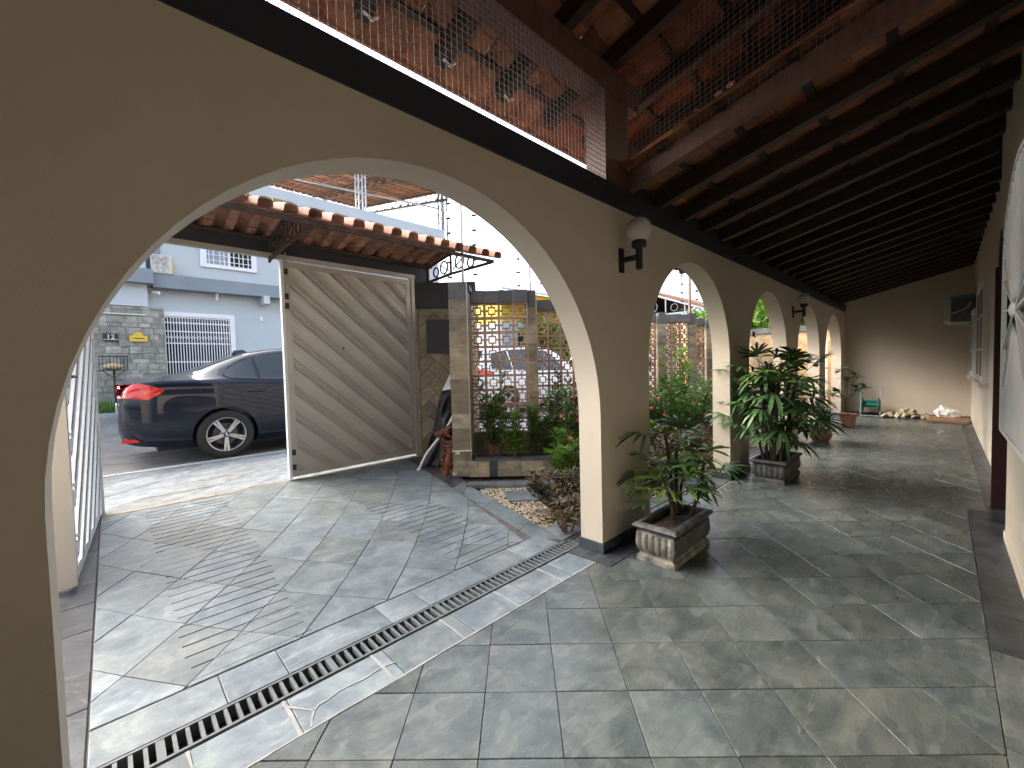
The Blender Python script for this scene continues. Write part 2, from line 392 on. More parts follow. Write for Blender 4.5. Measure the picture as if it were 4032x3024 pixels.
for k, (d, p) in enumerate(tiles):
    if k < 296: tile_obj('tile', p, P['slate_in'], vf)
    else: rest.prism(p, -.02, 0)
if rest.v: tag(rest.obj('far_tiles', P['slate_in'], vf), kind='stuff')
def strip(x0, x1, y0, y1, n, mat, parent, name='border_tile', z1=0, along='x', jit=.2):
    cuts = [0.] + sorted((k+random.uniform(-jit, jit))/n for k in range(1, n)) + [1.]
    for a, b in zip(cuts, cuts[1:]):
        if along == 'x': p = [(x0+a*(x1-x0),y0),(x0+b*(x1-x0),y0),(x0+b*(x1-x0),y1),(x0+a*(x1-x0),y1)]
        else: p = [(x0,y0+a*(y1-y0)),(x1,y0+a*(y1-y0)),(x1,y0+b*(y1-y0)),(x0,y0+b*(y1-y0))]
        tile_obj(name, shrink(p, .002), mat, parent, z1=z1)
strip(2.43, 4.0, -.28, -.14, 4, P['slate_dark'], vf); strip(4.0, 4.6, -.36, -.14, 2, P['slate_dark'], vf)
strip(4.6, 11.1, -.36, -.24, 13, P['slate_dark'], vf)
strip(-2.2, 2.43, -.30, -.14, 9, P['slate_in'], vf)
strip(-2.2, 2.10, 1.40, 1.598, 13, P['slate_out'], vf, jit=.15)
for x0, x1 in ((2.72,4.32),(4.90,6.44),(7.03,8.53),(9.04,10.66)): strip(x0, x1, 1.425, 1.598, 5, P['slate_in'], vf)
for p in ([(1.98,1.60),(2.11,1.60),(2.11,1.42),(2.0,1.30)], [(2.0,1.30),(2.11,1.42),(2.60,1.42),(2.60,1.30)]):
    tile_obj('border_tile', shrink(p, .003), P['slate_dark'], vf, z1=.004)

def ribbon(pts, w, z, name, mat, parent):
    mb = MB()
    for (a, b) in zip(pts, pts[1:]):
        d = Vector((b[0]-a[0], b[1]-a[1], 0)).normalized(); n_ = Vector((-d.y, d.x, 0))
        ws = w*random.uniform(.5,1.3)
        mb.prism([(a[0]-n_.x*ws/2,a[1]-n_.y*ws/2),(b[0]-n_.x*w/2,b[1]-n_.y*w/2),(b[0]+n_.x*w/2,b[1]+n_.y*w/2),(a[0]+n_.x*ws/2,a[1]+n_.y*ws/2)], -.003, z)
    return mb.obj(name, mat, parent)
ribbon([(.38,1.57),(.41,1.53),(.45,1.475),(.47,1.49),(.50,1.49),(.54,1.50),(.58,1.50),(.64,1.492),(.69,1.50),(.76,1.49)], .007, .0022, 'mortar_seam', P['mortar'], vf)
ribbon([(.45,1.475),(.435,1.45),(.42,1.41)], .007, .0022, 'mortar_seam', P['mortar'], vf)
for xx in (.12,.385,.71,1.04,1.37,1.70): ribbon([(xx,1.405),(xx+.004,1.5),(xx,1.595)], .010, .0020, 'mortar_seam', P['mortar'], vf)
ribbon([(-.1+.2*k,1.402+random.uniform(-.002,.002)) for k in range(12)], .008, .0021, 'mortar_seam', P['mortar'], vf)
# courtyard floor
cf = MB().prism([(-.62,1.72),(2.12,1.72),(2.50,3.23),(2.66,3.60),(3.0,4.1),(3.0,4.86),(-.62,4.86)], -.09, -.006).obj('courtyard_floor', P['grout_dark']); tag(cf, kind='structure')
meas = {(0,0):(.634,2.997),(-1,0):(.444,3.302),(1,0):(.802,2.7),(2,0):(.974,2.43),(0,1):(.861,3.304),(0,2):(1.106,3.63),(0,-1):(.409,2.707),
        (0,-2):(.217,2.429),(-1,1):(.668,3.644),(1,1):(1.033,2.989),(2,1):(1.208,2.706),(1,-1):(.589,2.431),(2,-1):(.758,2.17),(1,-2):(.389,2.174),
        (1,2):(1.288,3.309),(-1,-2):(.027,2.72),(0,-3):(.029,2.184),(-3,0):(.026,3.994)}
def solve(A, bb):
    n = len(A); Mx = [r[:]+[x] for r, x in zip(A, bb)]
    for i in range(n):
        k = max(range(i, n), key=lambda r: abs(Mx[r][i])); Mx[i], Mx[k] = Mx[k], Mx[i]
        for r in range(n):
            if r != i:
                f = Mx[r][i]/Mx[i][i]
                for cc in range(i, n+1): Mx[r][cc] -= f*Mx[i][cc]
    return [Mx[i][n]/Mx[i][i] for i in range(n)]
bas = lambda i, j: [1, i, j, (i*i+j*j)*.5, i*j]
def fit(k):
    A = [[0]*5 for _ in range(5)]; bb = [0]*5
    for (i,j), p in meas.items():
        e = bas(i,j)
        for a in range(5):
            bb[a] += e[a]*p[k]
            for c in range(5): A[a][c] += e[a]*e[c]
    for a in (3,4): A[a][a] += .5
    return solve(A, bb)
fx, fy = fit(0), fit(1)
lat = lambda i, j: (sum(a*b for a, b in zip(fx, bas(i,j))), sum(a*b for a, b in zip(fy, bas(i,j))))
creg = [(-.10,1.925),(2.0,1.925),(2.27,2.99),(2.44,3.6),(2.80,4.80),(-.10,4.80)]
for i in range(-8, 9):
    for j in range(-8, 10):
        p = clip_convex([lat(i,j), lat(i+1,j), lat(i+1,j+1), lat(i,j+1)][::-1], creg) or clip_convex([lat(i,j), lat(i+1,j), lat(i+1,j+1), lat(i,j+1)], creg)
        if p:
            p = shrink(p, .002)
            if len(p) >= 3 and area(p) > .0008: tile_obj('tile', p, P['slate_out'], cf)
strip(-.10, 2.06, 1.725, 1.92, 7, P['slate_out'], cf, jit=.25)
rb_in = [(2.0,1.925),(2.27,2.99),(2.44,3.60)]; rb_out = [(2.12,1.73),(2.50,3.23),(2.66,3.60)]
def lerp2(L, t):
    s = t*(len(L)-1); k = min(int(s), len(L)-2); f = s-k
    return (L[k][0]+f*(L[k+1][0]-L[k][0]), L[k][1]+f*(L[k+1][1]-L[k][1]))
ct = [0,.17,.33,.55,.75,1]
for a, b in zip(ct, ct[1:]):
    tile_obj('border_tile', shrink([lerp2(rb_in,a), lerp2(rb_out,a), lerp2(rb_out,b), lerp2(rb_in,b)], .002), P['slate_dark'] if a > .7 else P['slate_out'], cf)
strip(-.62, -.103, 1.73, 4.86, 10, P['slate_dark'], cf, along='y')
# anti-slip grooves of the ramp, laid as thin dark strips: two tracks
g1, g2 = MB(), MB()
for k in range(29):
    y = 1.952+.0915*k*(1+.002*k)
    if y > 4.72: break
    x0 = .172+random.uniform(-.006,.01); x1 = .60+.0045*k+random.uniform(-.015,.015)
    g1.box(x0, x1, y-.0019, y+.0019, -.004, .0012+.0005)
for k in range(26):
    y = 1.96+.0915*k
    if y > 4.3: break
    x0 = 1.44+random.uniform(-.01,.01)+.004*k; x1 = min(1.88+.008*k, 1.99+.28*(y-1.95))+random.uniform(-.015,.015)
    g2.box(x0, x1, y-.0016, y+.0016, -.004, .0012+.0005)
g1.obj('groove', P['groove'], cf); g2.obj('groove', P['groove'], cf)

# pavement, kerb, road, far side
pv = boxm(-14, 60, 4.86, 6.80, -.3, -.008).obj('pavement', P['grout']); tag(pv, kind='structure')
prg = [(-2.2,4.87),(7.5,4.87),(7.5,6.70),(-2.2,6.70)]
for i in range(-14, 20):
    for j in range(0, 6):
        y0, y1 = 4.87+j*.37, 4.87+(j+1)*.37
        sh = .42; x0 = -4+i*.62+j*sh
        p = clip_convex([(x0,y0),(x0+.62,y0),(x0+.62+sh,y1),(x0+sh,y1)], prg)
        if p:
            p = shrink(p, .003)
            if len(p) >= 3 and area(p) > .003: tile_obj('tile', p, P['slate_walk'], pv)
strip(-6, 20, 6.71, 6.83, 26, P['kerb'], pv, name='kerb_stone', z1=.006)
strip(-.1, 3.0, 4.80, 4.86, 4, P['sandstone'], cf, name='threshold_stone', z1=.003)
def sheet(name, pts, mat):
    mb = MB(); n = len(pts)
    mb.add([(-60,y,z) for y, z in pts]+[(120,y,z) for y, z in pts], [(i, n+i, n+i+1, i+1) for i in range(n-1)])
    o = mb.obj(name, mat); tag(o, kind='structure'); return o
sheet('road', [(6.80,-.04),(9.0,-.04),(10.2,.12),(11.5,.36),(11.6,.36)], P['asphalt'])
fv = boxm(-60, 120, 11.52, 12.35, .1, .44).obj('far_pavement', P['kerb']); tag(fv, kind='structure')
tag(boxm(-60, 120, 12.35, 150, -.2, .40).obj('far_ground', P['soil']), kind='structure')

# ================================================================== arcade wall
aw = thing('arcade_wall', 'beige plastered arcade wall with a row of round arches beside the veranda', 'wall', (2.42, 1.51, 0))
arches = [(1.00,1.12,.83),(3.52,.80,1.17),(5.67,.77,1.20),(7.78,.75,1.23),(9.85,.81,1.18)]
ZB = 2.128
mb = MB()
X0, X1 = -2.4, XE
nA = 40
segs = [X0]
prev = X0
def quadx(a, b, z0a, z0b, ztop=ZB):
    # front, back
    mb.add([(a,YW0,z0a),(b,YW0,z0b),(b,YW0,ztop),(a,YW0,ztop)], [(0,1,2,3)])
    mb.add([(a,YW1,z0a),(b,YW1,z0b),(b,YW1,ztop),(a,YW1,ztop)], [(3,2,1,0)])
for (cx, r, zs) in arches:
    a, b = cx-r, cx+r
    quadx(prev, a, 0, 0)
    pts = [(cx-r*math.cos(math.pi*k/nA), zs+r*math.sin(math.pi*k/nA)) for k in range(nA+1)]
    for (xa,za),(xb,zb) in zip(pts, pts[1:]):
        quadx(xa, xb, za, zb)
        mb.add([(xa,YW0,za),(xb,YW0,zb),(xb,YW1,zb),(xa,YW1,za)], [(3,2,1,0)])
    mb.add([(a,YW0,0),(a,YW1,0),(a,YW1,zs),(a,YW0,zs)], [(3,2,1,0)])
    mb.add([(b,YW0,0),(b,YW1,0),(b,YW1,zs),(b,YW0,zs)], [(0,1,2,3)])
    prev = b
quadx(prev, X1, 0, 0)
mb.add([(X0,YW0,ZB),(X1,YW0,ZB),(X1,YW1,ZB),(X0,YW1,ZB)], [(0,1,2,3)])
wallme = mb.mesh('wall', P['plaster'], False)
bmx = bmesh.new(); bmx.from_mesh(wallme); bmesh.ops.remove_doubles(bmx, verts=bmx.verts, dist=1e-5); bmesh.ops.recalc_face_normals(bmx, faces=bmx.faces); bmx.to_mesh(wallme); bmx.free()
wallme.polygons.foreach_set('use_smooth', [abs(p.normal.y) < .5 and abs(p.normal.z) > .02 for p in wallme.polygons])
bmx = bmesh.new(); bmx.from_mesh(wallme)
for e in bmx.edges:
    if len(e.link_faces) == 2 and e.calc_face_angle(0) > .5: e.smooth = False
bmx.to_mesh(wallme); bmx.free()
put('wall_body', wallme, aw)
boxm(X0, X1, YW0-.012, YW1+.012, ZB, 2.266).obj('lintel_beam', P['navy'], aw)
for x0, x1 in ((X0,-.12),(2.12,2.72),(4.32,4.90),(6.44,7.02),(8.53,9.04),(10.66,XE-.012)):
    boxm(x0-.012, x1+.012, YW0-.012, YW1+.012, .004, .062).obj('plinth', P['slate_dark'], aw)

# drain grate along the wall
dg = thing('drain_grate', 'long black iron floor drain grating along the arcade', 'drain', (0, 1.66, 0))
fr = MB(); fr.box(-2.2, 8.6, 1.608, 1.6175, -.05, .002); fr.box(-2.2, 8.6, 1.7085, 1.718, -.05, .002); fr.obj('grate_frame', P['irongrey'], dg)
boxm(-2.2, 8.6, 1.6175, 1.7085, -.06, -.045).obj('channel', P['black'], dg)
bar_me = MB().box(-.0055,.0055,-.0455,.0455,-.02,.0).mesh('bar', P['irongrey'])
for k in range(250):
    x = -.42+.0345*k
    if k % 15 == 14: put('bar', MB().box(-.011,.011,-.0455,.0455,-.02,.0008).mesh('bar', P['irongrey']), dg, (x,1.663,0))
    else: put('bar', bar_me, dg, (x, 1.663, 0))

# ================================================================== house walls
hw = thing('house_wall', 'cream house wall with dark door and shuttered windows beside the veranda', 'wall', (5, YH, 0))
mb = MB(); mb.box(-2.4, 4.0, YH-.25, -.285, -.02, 4.2); mb.box(4.0, 4.74, YH-.25, YH-.16, -.02, 4.2); mb.box(4.0, 4.74, YH-.16, -.285, 1.98, 4.2)
mb.box(4.74, XE+.2, YH-.25, YH, -.02, 4.2)
mb.obj('wall_body', P['plaster_pale'], hw)
dj = MB(); dj.box(4.74, 4.80, YH, -.265, 0, 1.80)
for k in range(8):
    a0, a1 = math.pi/2*k/8, math.pi/2*(k+1)/8
    dj.bar((4.77-.18*(1-math.cos(a0)), -.31, 1.80+.2*math.sin(a0)), (4.77-.18*(1-math.cos(a1)), -.31, 1.80+.2*math.sin(a1)), .09, .06, (0,1,0))
dj.obj('door_jamb', P['maroon'], hw)
boxm(4.02, 4.72, YH-.155, YH-.12, 0, 1.98).obj('door', P['maroon'], hw)
boxm(4.83, 4.92, YH, YH+.055, 0, 2.02).obj('door_casing', P['plaster'], hw)
for (xa, xb, za, zb) in ((7.1, 8.5, .84, 2.02), (9.3, 10.6, .84, 1.86)):
    w = MB(); 
    for a, b in ((xa, xa+.09), (xb-.09, xb), ((xa+xb)/2-.04, (xa+xb)/2+.04)): w.box(a, b, YH, YH+.05, za, zb)
    for a, b in ((za, za+.07), (zb-.07, zb), (za+.38, za+.40), (za+.78, za+.80)): w.box(xa+.09, xb-.09, YH+.002, YH+.047, a, b)
    f = w.obj('window', P['white'], hw)
    boxm(xa+.09, xb-.09, YH+.003, YH+.044, za+.07, zb-.07).obj('shutter', P['maroon'], f)
    boxm(xa-.05, xb+.05, YH, YH+.075, za-.05, za-.002).obj('sill', P['plaster_pale'], f)
boxm(-2.4, 4.0, -.285, -.277, 0, .05).obj('skirting', P['plaster_pale'], hw)

ew = thing('end_wall', 'plain beige end wall closing the far end of the veranda', 'wall', (XE, .5, 0))
mb = MB(); mb.add([(XE,YH-.2,0),(XE,1.6,0),(XE,1.6,2.345),(XE,YH-.2,2.835),(XE+.18,YH-.2,0),(XE+.18,1.6,0),(XE+.18,1.6,2.36),(XE+.18,YH-.2,2.85)],
   [(3,2,1,0),(4,5,6,7),(0,1,5,4),(1,2,6,5),(2,3,7,6),(3,0,4,7)])
mb.v = [(x, y, z+(.22 if z > 1 else 0)) for x, y, z in mb.v]
mb.obj('wall_body', P['plaster'], ew)
boxm(XE-.014, XE, YH, 1.432, .004, .062).obj('skirting', P['slate_dark'], ew)
nw = boxm(-2.55, -2.4, YH-.3, 1.6, -.02, 4.0).obj('added_end_wall', P['plaster']); tag(nw, 'unseen beige wall added behind the first arch to enclose the veranda light', 'wall')  # out of view, added to keep the light inside the veranda right

# ================================================================== roofs
def smooth0(p): return p
def tile_mesh(w, L, th=.011, rise=.042, taper=.94, boxy=False):
    prof = [(0,.0),(.04,-.008),(.28,-.012),(.50,-.008),(.56,.0),(.62,.45),(.70,.8),(.79,1.0),(.88,.8),(.95,.42),(1.02,.0)]
    if boxy: prof = [(0,.0),(.03,-.004),(.2,-.004),(.40,-.004),(.43,.0),(.45,.62),(.52,.9),(.72,1.0),(.92,.9),(.99,.62),(1.01,.0)]
    mb = MB(); n = len(prof); vs = []
    for y, sc_ in ((0,1.),(L,taper)):
        for dz in (0, th):
            for x, z in prof:
                zz = z*rise if z > 0 else z
                vs.append(((x-.5)*w*sc_, y, zz+dz))
    fs = []
    for i in range(n-1):
        fs += [(i+1,i,2*n+i,2*n+i+1), (n+i,n+i+1,3*n+i+1,3*n+i), (i,i+1,n+i+1,n+i), (2*n+i+1,2*n+i,3*n+i,3*n+i+1)]
    fs += [(0,n,3*n,2*n), (n-1,2*n+n-1,3*n+n-1,n+n-1)]
    return mb.add(vs, fs)
def lay_tiles(parent, x0, x1, y_eave, z_eave, sign, slope, rows, w, pitch_, L, mat, boxy=False):
    """tiles whose low end is at the eave; sign = direction of y going up the slope"""
    ang = math.atan(slope); me = (tile_mesh(w*1.03, L, .013, .062, .97, True) if boxy else tile_mesh(w*1.03, L)).mesh('roof_tile', mat, True)
    n = math.ceil((x1-x0)/w); cnt = 0
    for j in range(rows):
        for i in range(n):
            d = j*pitch_; y = y_eave+sign*d*math.cos(ang); z = z_eave+d*math.sin(ang)+.003*random.random()
            tilt = ang-.025+random.uniform(-.008,.008)
            put('roof_tile', me, parent, (x0+(i+.5)*w+random.uniform(-.004,.004), y, z),
                (tilt, 0, 0) if sign > 0 else (tilt, 0, math.pi))
            cnt += 1
    return cnt
vr = thing('veranda_roof', 'long lean-to roof of dark rafters and clay tiles over the veranda', 'roof', (7, .5, 2.5))
SL = .25
zr = lambda y: 2.272+SL*(YW0-y)         # rafter underside
k = 0; x = 2.50
while x < XE-.05:
    w_ = .06
    MB().bar((x, 2.02, zr(2.02)+.05), (x, YH, zr(YH)+.05), w_, .10).obj('rafter', P['redwood'] if k == 0 else P['wood'], vr)
    x += .41; k += 1
for i in range(7):
    y = 1.86-.335*i
    if y < YH: break
    MB().bar((2.42, y, zr(y)+.112), (XE, y, zr(y)+.112), .045, .022).obj('batten', P['wood'], vr)
lay_tiles(vr, 2.40, XE+.05, 2.14, zr(2.14)+.128, -1, SL, 7, .215, .36, .42, P['roof_tile'])
boxm(2.40, XE, YW0+.02, YW1-.02, 2.267, 2.36).obj('wall_plate', P['navy'], vr)

ur = thing('raised_roof', 'higher clay tile roof on rafters above the driveway arch', 'roof', (.5, 1, 3))
zu = lambda y: 2.975+SL*(1.50-y)
boxm(-2.4, 2.62, 1.43, 1.57, 2.815, 2.975).obj('purlin_beam', P['redwood'], ur)
boxm(2.235, 2.50, 1.445, 1.585, 2.266, 2.815).obj('post', P['redwood'], ur)
for i in range(-6, 9):
    x = .965+.4595*i
    MB().bar((x, 2.0, zu(2.0)+.055), (x, YH, zu(YH)+.055), .065, .11).obj('rafter', P['wood'], ur)
for i in range(8):
    y = 1.93-.34*i
    MB().bar((-2.4, y, zu(y)+.122), (5.0, y, zu(y)+.122), .045, .022).obj('batten', P['wood'], ur)
lay_tiles(ur, -2.4, 5.0, 2.215, zu(2.215)+.142, -1, SL, 8, .215, .36, .42, P['roof_tile'])
boxm(-2.4, 5.0, 2.195, 2.213, 2.921, 2.958).obj('eave_board', P['roof_tile_old'], ur)
MB().bar((2.56, 1.50, 2.60), (2.88, 1.50, 2.36), .05, .10, (0,1,0)).obj('brace', P['redwood'], ur)
mb = MB()
for i in range(5):
    x = .965+.4595*i - .9
    mb.tube(smooth0([(x-.035,1.95,zu(1.95)+.02),(x-.03,1.93,zu(1.95)-.008),(x+.01,1.94,zu(1.95)-.014),(x+.035,1.93,zu(1.95)+.004),(x+.05,1.95,zu(1.95)+.03)]), .008, 5)
mb.obj('cloth_tie', P['white'], ur)

# bird netting
bn = MB(); y = YW0+.008; z0, z1 = 2.262, 2.83; st = .03; r_ = .0011
nx = int((2.24+2.3)/st)
for i in range(nx+1):
    x = -2.3+i*st; bn.box(x-r_, x+r_, y-r_, y+r_, z0, z1)
for j in range(int((z1-z0)/st)+1):
    z = z0+j*st; bn.box(-2.3, 2.24, y-r_*1.01, y+r_*1.01, z-r_, z+r_)
o = bn.obj('bird_netting', P['netm']); tag(o, 'fine square bird netting stretched above the driveway arch beam', 'netting')
bn = MB(); x = 2.47
for i in range(58):
    y = 1.42-i*st; a, b = zr(y)+.10, zu(y)+.06
    bn.box(x-r_, x+r_, y-r_, y+r_, a, b)
for j in range(32):
    off = j*st
    if zr(0)+.1+off > zu(0)+.05: break
    bn.bar((x, 1.43, zr(1.43)+.1+off), (x, YH, zr(YH)+.1+off), r_*2, r_*2)
tag(bn.obj('bird_netting', P['netm']), 'bird netting closing the gable gap between the two roofs', 'netting')
fl = MB()
for (y, z) in ((.98,2.56),(.86,2.60),(.80,2.62)):
    for k in range(5):
        a = k*1.256; fl.ball((2.44+.006*math.sin(a), y+.014*math.cos(a), z+.012*math.sin(a)), .009, 4)
tag(fl.obj('flower_sprig', P['pinkflower']), 'small pink flower sprig caught in the roof netting', 'flower')

# ================================================================== wall lamps
def lamp(X, label):
    L = thing('wall_lamp', label, 'lamp', (X, YW0, 1.82), group='globe wall lamps')
    m_ = MB(); m_.box(X-.022, X+.022, YW0-.014, YW0, 1.735, 1.885); m_.obj('backplate', P['lampblack'], L)
    MB().box(X-.012, X+.012, YW0-.13, YW0-.014, 1.795, 1.825).obj('arm', P['lampblack'], L)
    MB().lathe([(.001,1.735),(.019,1.735),(.021,1.75),(.021,1.862),(.042,1.868),(.045,1.872),(.045,1.90),(.040,1.906),(.001,1.906)], 24, (X, YW0-.13, 0)).obj('holder', P['lampblack'], L, True)
    MB().ball((X, YW0-.13, 1.972), .076, 16).obj('globe', P['opal'], L, 'all')
lamp(2.37, 'black wall lamp with white globe on the first column')
lamp(6.74, 'black wall lamp with white globe deeper in the arcade, past the big palm')

# hooks
for (X, Z) in ((5.02, 1.42),):
    hk = MB(); hk.box(X-.006,X+.006,YW0-.02,YW0,Z,Z+.05); hk.box(X,X+.05,YW0-.02,YW0-.012,Z-.01,Z)
    tag(hk.obj('wall_hook', P['black']), 'tiny black metal hook on the column between the second and third arch', 'hook')

# ================================================================== driveway gate
def slat_prof(t):
    K = [(0,.034),(.09,.034),(.11,.020),(.14,.020),(.16,.032),(.22,.032),(.24,.002),(.32,.0),(.42,.016),(.50,.028),(.57,.021),(.66,.008),(.8,.004),(1,.004)]
    for (a,ha),(b,hb) in zip(K, K[1:]):
        if a <= t <= b: return ha+(hb-ha)*(t-a)/(b-a)
    return .005
KN = [0,.09,.11,.14,.16,.22,.24,.32,.37,.42,.46,.50,.57,.66,.8,1]
def gate_leaf(W, Hh, mat, parent, mirror, place):
    """leaf in local x (0..W), z (0..H); front toward -y. place maps local point to world"""
    fw = .062
    f = MB(); f.box(0,W,-.02,.02,0,fw); f.box(0,W,-.02,.02,Hh-fw,Hh); f.box(0,fw,-.02,.02,fw,Hh-fw); f.box(W-fw,W,-.02,.02,fw,Hh-fw)
    f.v = [place(p) for p in f.v]; f.obj('gate_frame', mat, parent)
    rect = [(fw,fw),(W-fw,fw),(W-fw,Hh-fw),(fw,Hh-fw)]
    an = R(41); pitch_ = .215
    d = (math.cos(an), -math.sin(an)); nrm = (math.sin(an), math.cos(an))   # along, across (up-right)
    if mirror: d = (-d[0], d[1]); nrm = (-nrm[0], nrm[1])
    ts = [p[0]*nrm[0]+p[1]*nrm[1] for p in rect]
    t = math.floor(min(ts)/pitch_)*pitch_ - .05
    while t < max(ts):
        mb = MB()
        for a, b in zip(KN, KN[1:]):
            ta, tb = t+pitch_*(1-b), t+pitch_*(1-a)
            q = [(nrm[0]*tt+d[0]*s, nrm[1]*tt+d[1]*s) for tt, s in ((ta,-6),(ta,6),(tb,6),(tb,-6))]
            p = clip_convex(q, rect) if (q[1][0]-q[0][0])*(q[2][1]-q[1][1])-(q[1][1]-q[0][1])*(q[2][0]-q[1][0]) > 0 else clip_convex(q[::-1], rect)
            if len(p) < 3: continue
            for sg in (-1, 1):
                vs = []
                for x, z in p:
                    tt = x*nrm[0]+z*nrm[1]; u = 1-(tt-t)/pitch_
                    h = slat_prof(min(1,max(0,u)))
                    vs.append(place((x, -h if sg < 0 else -h+.006, z)))
                mb.add(vs, [tuple(range(len(vs))) if sg < 0 else tuple(range(len(vs)-1,-1,-1))])
        if mb.v: mb.obj('slat', mat, parent, True)
        t += pitch_
gt = thing('gate_leaf', 'closed gate leaf of diagonal grey aluminium slats beside the black car', 'gate', (2.1, 4.88, 0))
GX0, GX1, GY0, GY1 = 1.365, 2.90, 4.85, 4.90
def pl_r(p):
    t = p[0]/(GX1-GX0); return (GX0+p[0], GY0+(GY1-GY0)*t+p[1], .035+p[2])
gate_leaf(GX1-GX0, 2.295, P['alu'], gt, False, pl_r)
boxm(1.335, 1.363, 4.815, 4.875, .02, 2.34).obj('lock_stile', P['alu_lit'], gt)
for z in (2.22, 1.96, 1.86, .30, .14):
    boxm(1.372, 1.405, 4.815, 4.829, z-.03, z+.03).obj('latch_block', P['black'], gt)
MB().tube([(1.388,4.822,2.42),(1.388,4.822,1.95)], .007).obj('drop_bolt', P['galv'], gt)
MB().tube([(1.388,4.822,.20),(1.388,4.822,.04)], .007).obj('drop_bolt', P['galv'], gt)
MB().ball((1.97,4.835,1.42), .014, 6).obj('knob', P['black'], gt)
gl = thing('gate_leaf', 'open gate leaf, coloured pale as sunlit, swung inward at the left of the driveway', 'gate', (-.14, 4.1, 0))
def pl_l(p):
    t = p[0]/1.60; return (-.195+.085*t - p[1], 3.30+p[0], .035+p[2])
gate_leaf(1.60, 2.295, P['alu_lit'], gl, True, pl_l)
boxm(-.262, -.172, 3.245, 3.298, .03, 2.33).obj('end_stile', P['alu'], gl)
lk = MB(); lk.box(-.225, -.205, 3.238, 3.2445, 1.02, 1.14); lk.ball((-.215, 3.236, 1.09), .006, 5); lk.obj('lock_plate', P['galv'], gl)
MB().tube([(-.172,3.27,1.16),(-.135,3.27,1.16),(-.13,3.33,1.16)], .008).obj('lever_handle', P['chrome'], gl)
gf = thing('gate_surround', 'navy painted gate lintel with its champagne aluminium frame', 'gate frame', (1.4, 4.93, 0))
boxm(-1.0, 3.19, 4.87, 5.02, 2.40, 2.53).obj('lintel', P['navy'], gf)
boxm(2.955, 3.19, 4.87, 5.02, 1.96, 2.40).obj('lintel_return', P['navy'], gf)
boxm(-.2, 2.95, 4.84, 4.885, 2.345, 2.395).obj('head_track', P['alu'], gf)
boxm(2.905, 2.95, 4.86, 4.93, 0, 2.345).obj('jamb', P['alu'], gf)
boxm(-.12, -.075, 4.90, 4.95, 0, 2.345).obj('jamb', P['alu_lit'], gf)
boxm(-1.0, -.13, 4.95, 5.05, 0, 2.40).obj('side_panel', P['plaster'], gf)

# canopy over the gate
cn = thing('gate_canopy', 'small gabled canopy of weathered clay tiles on iron brackets above the gate', 'canopy', (1.4, 4.35, 2.5))
YR, ZR, YE, ZE = 4.34, 2.66, 3.54, 2.395
sN = (ZR-ZE)/(YR-YE)
lay_tiles(cn, -1.2, 3.22, YE-.04, ZE-.013, 1, sN, 2, .178, .40, .46, P['roof_tile_old'], True)
lay_tiles(cn, -1.2, 3.22, 5.15, ZR-(5.15-YR)*.20, -1, .20, 2, .178, .40, .46, P['roof_tile_old'], True)
MB().tube([(-1.2,YR,ZR+.045),(3.2,YR,ZR+.045)], .05, 8).obj('ridge_mortar', P['moss'], cn)
MB().bar((-1.2,YE+.03,ZE-.035),(3.2,YE+.03,ZE-.035), .035, .03).obj('eave_purlin', P['rustiron'], cn)
MB().bar((-1.2,YR,ZR-.04),(3.2,YR,ZR-.04), .035, .03).obj('ridge_purlin', P['rustiron'], cn)
MB().bar((-1.2,4.82,ZR-.135),(3.2,4.82,ZR-.135), .03, .03).obj('wall_purlin', P['rustiron'], cn)
def ring(mb, c, r, w, n=14):
    pts = [(c[0], c[1]+r*math.cos(2*math.pi*k/n), c[2]+r*math.sin(2*math.pi*k/n)) for k in range(n+1)]
    for a, b in zip(pts, pts[1:]): mb.bar(a, b, .018, w, (1,0,0))
for X in (-.55, 1.25, 3.17):
    t = MB(); w = .022
    A, B, C_, D = (X,4.86,ZR-.14), (X,YR,ZR-.06), (X,YE,ZE-.05), (X,4.86,2.37)
    t.bar(A,B,w,w,(1,0,0)); t.bar(B,C_,w,w,(1,0,0)); t.bar((X,4.86,2.33),(X,YR,2.355),w*1.3,w*1.3,(1,0,0)); t.bar((X,YR,2.355),C_,w*1.2,w*1.2,(1,0,0)); t.bar((X,YR,2.355),B,w,w,(1,0,0)); t.bar((X,4.86,2.30),A,w,w,(1,0,0))
    ring(t, (X,YR-.18,2.475), .085, .014); ring(t, (X,YR-.40,2.425), .062, .014)
    ring(t, (X,YR+.15,2.46), .08, .014); ring(t, (X,YR+.33,2.43), .06, .014)
    t.bar((X,YR-.04,2.40),(X,YR-.28,2.53),.012,.012,(1,0,0)); t.bar((X,YR+.04,2.40),(X,YR+.26,2.52),.012,.012,(1,0,0))
    t.obj('bracket', P['rustiron'], cn)
for k in range(14):
    x = -.6+k*.27; boxm(x, x+random.uniform(.05,.16), YE+.25, YE+.40, ZE+.14, ZE+.165+random.uniform(0,.015)).obj('mortar_scrap', P['moss'], cn)

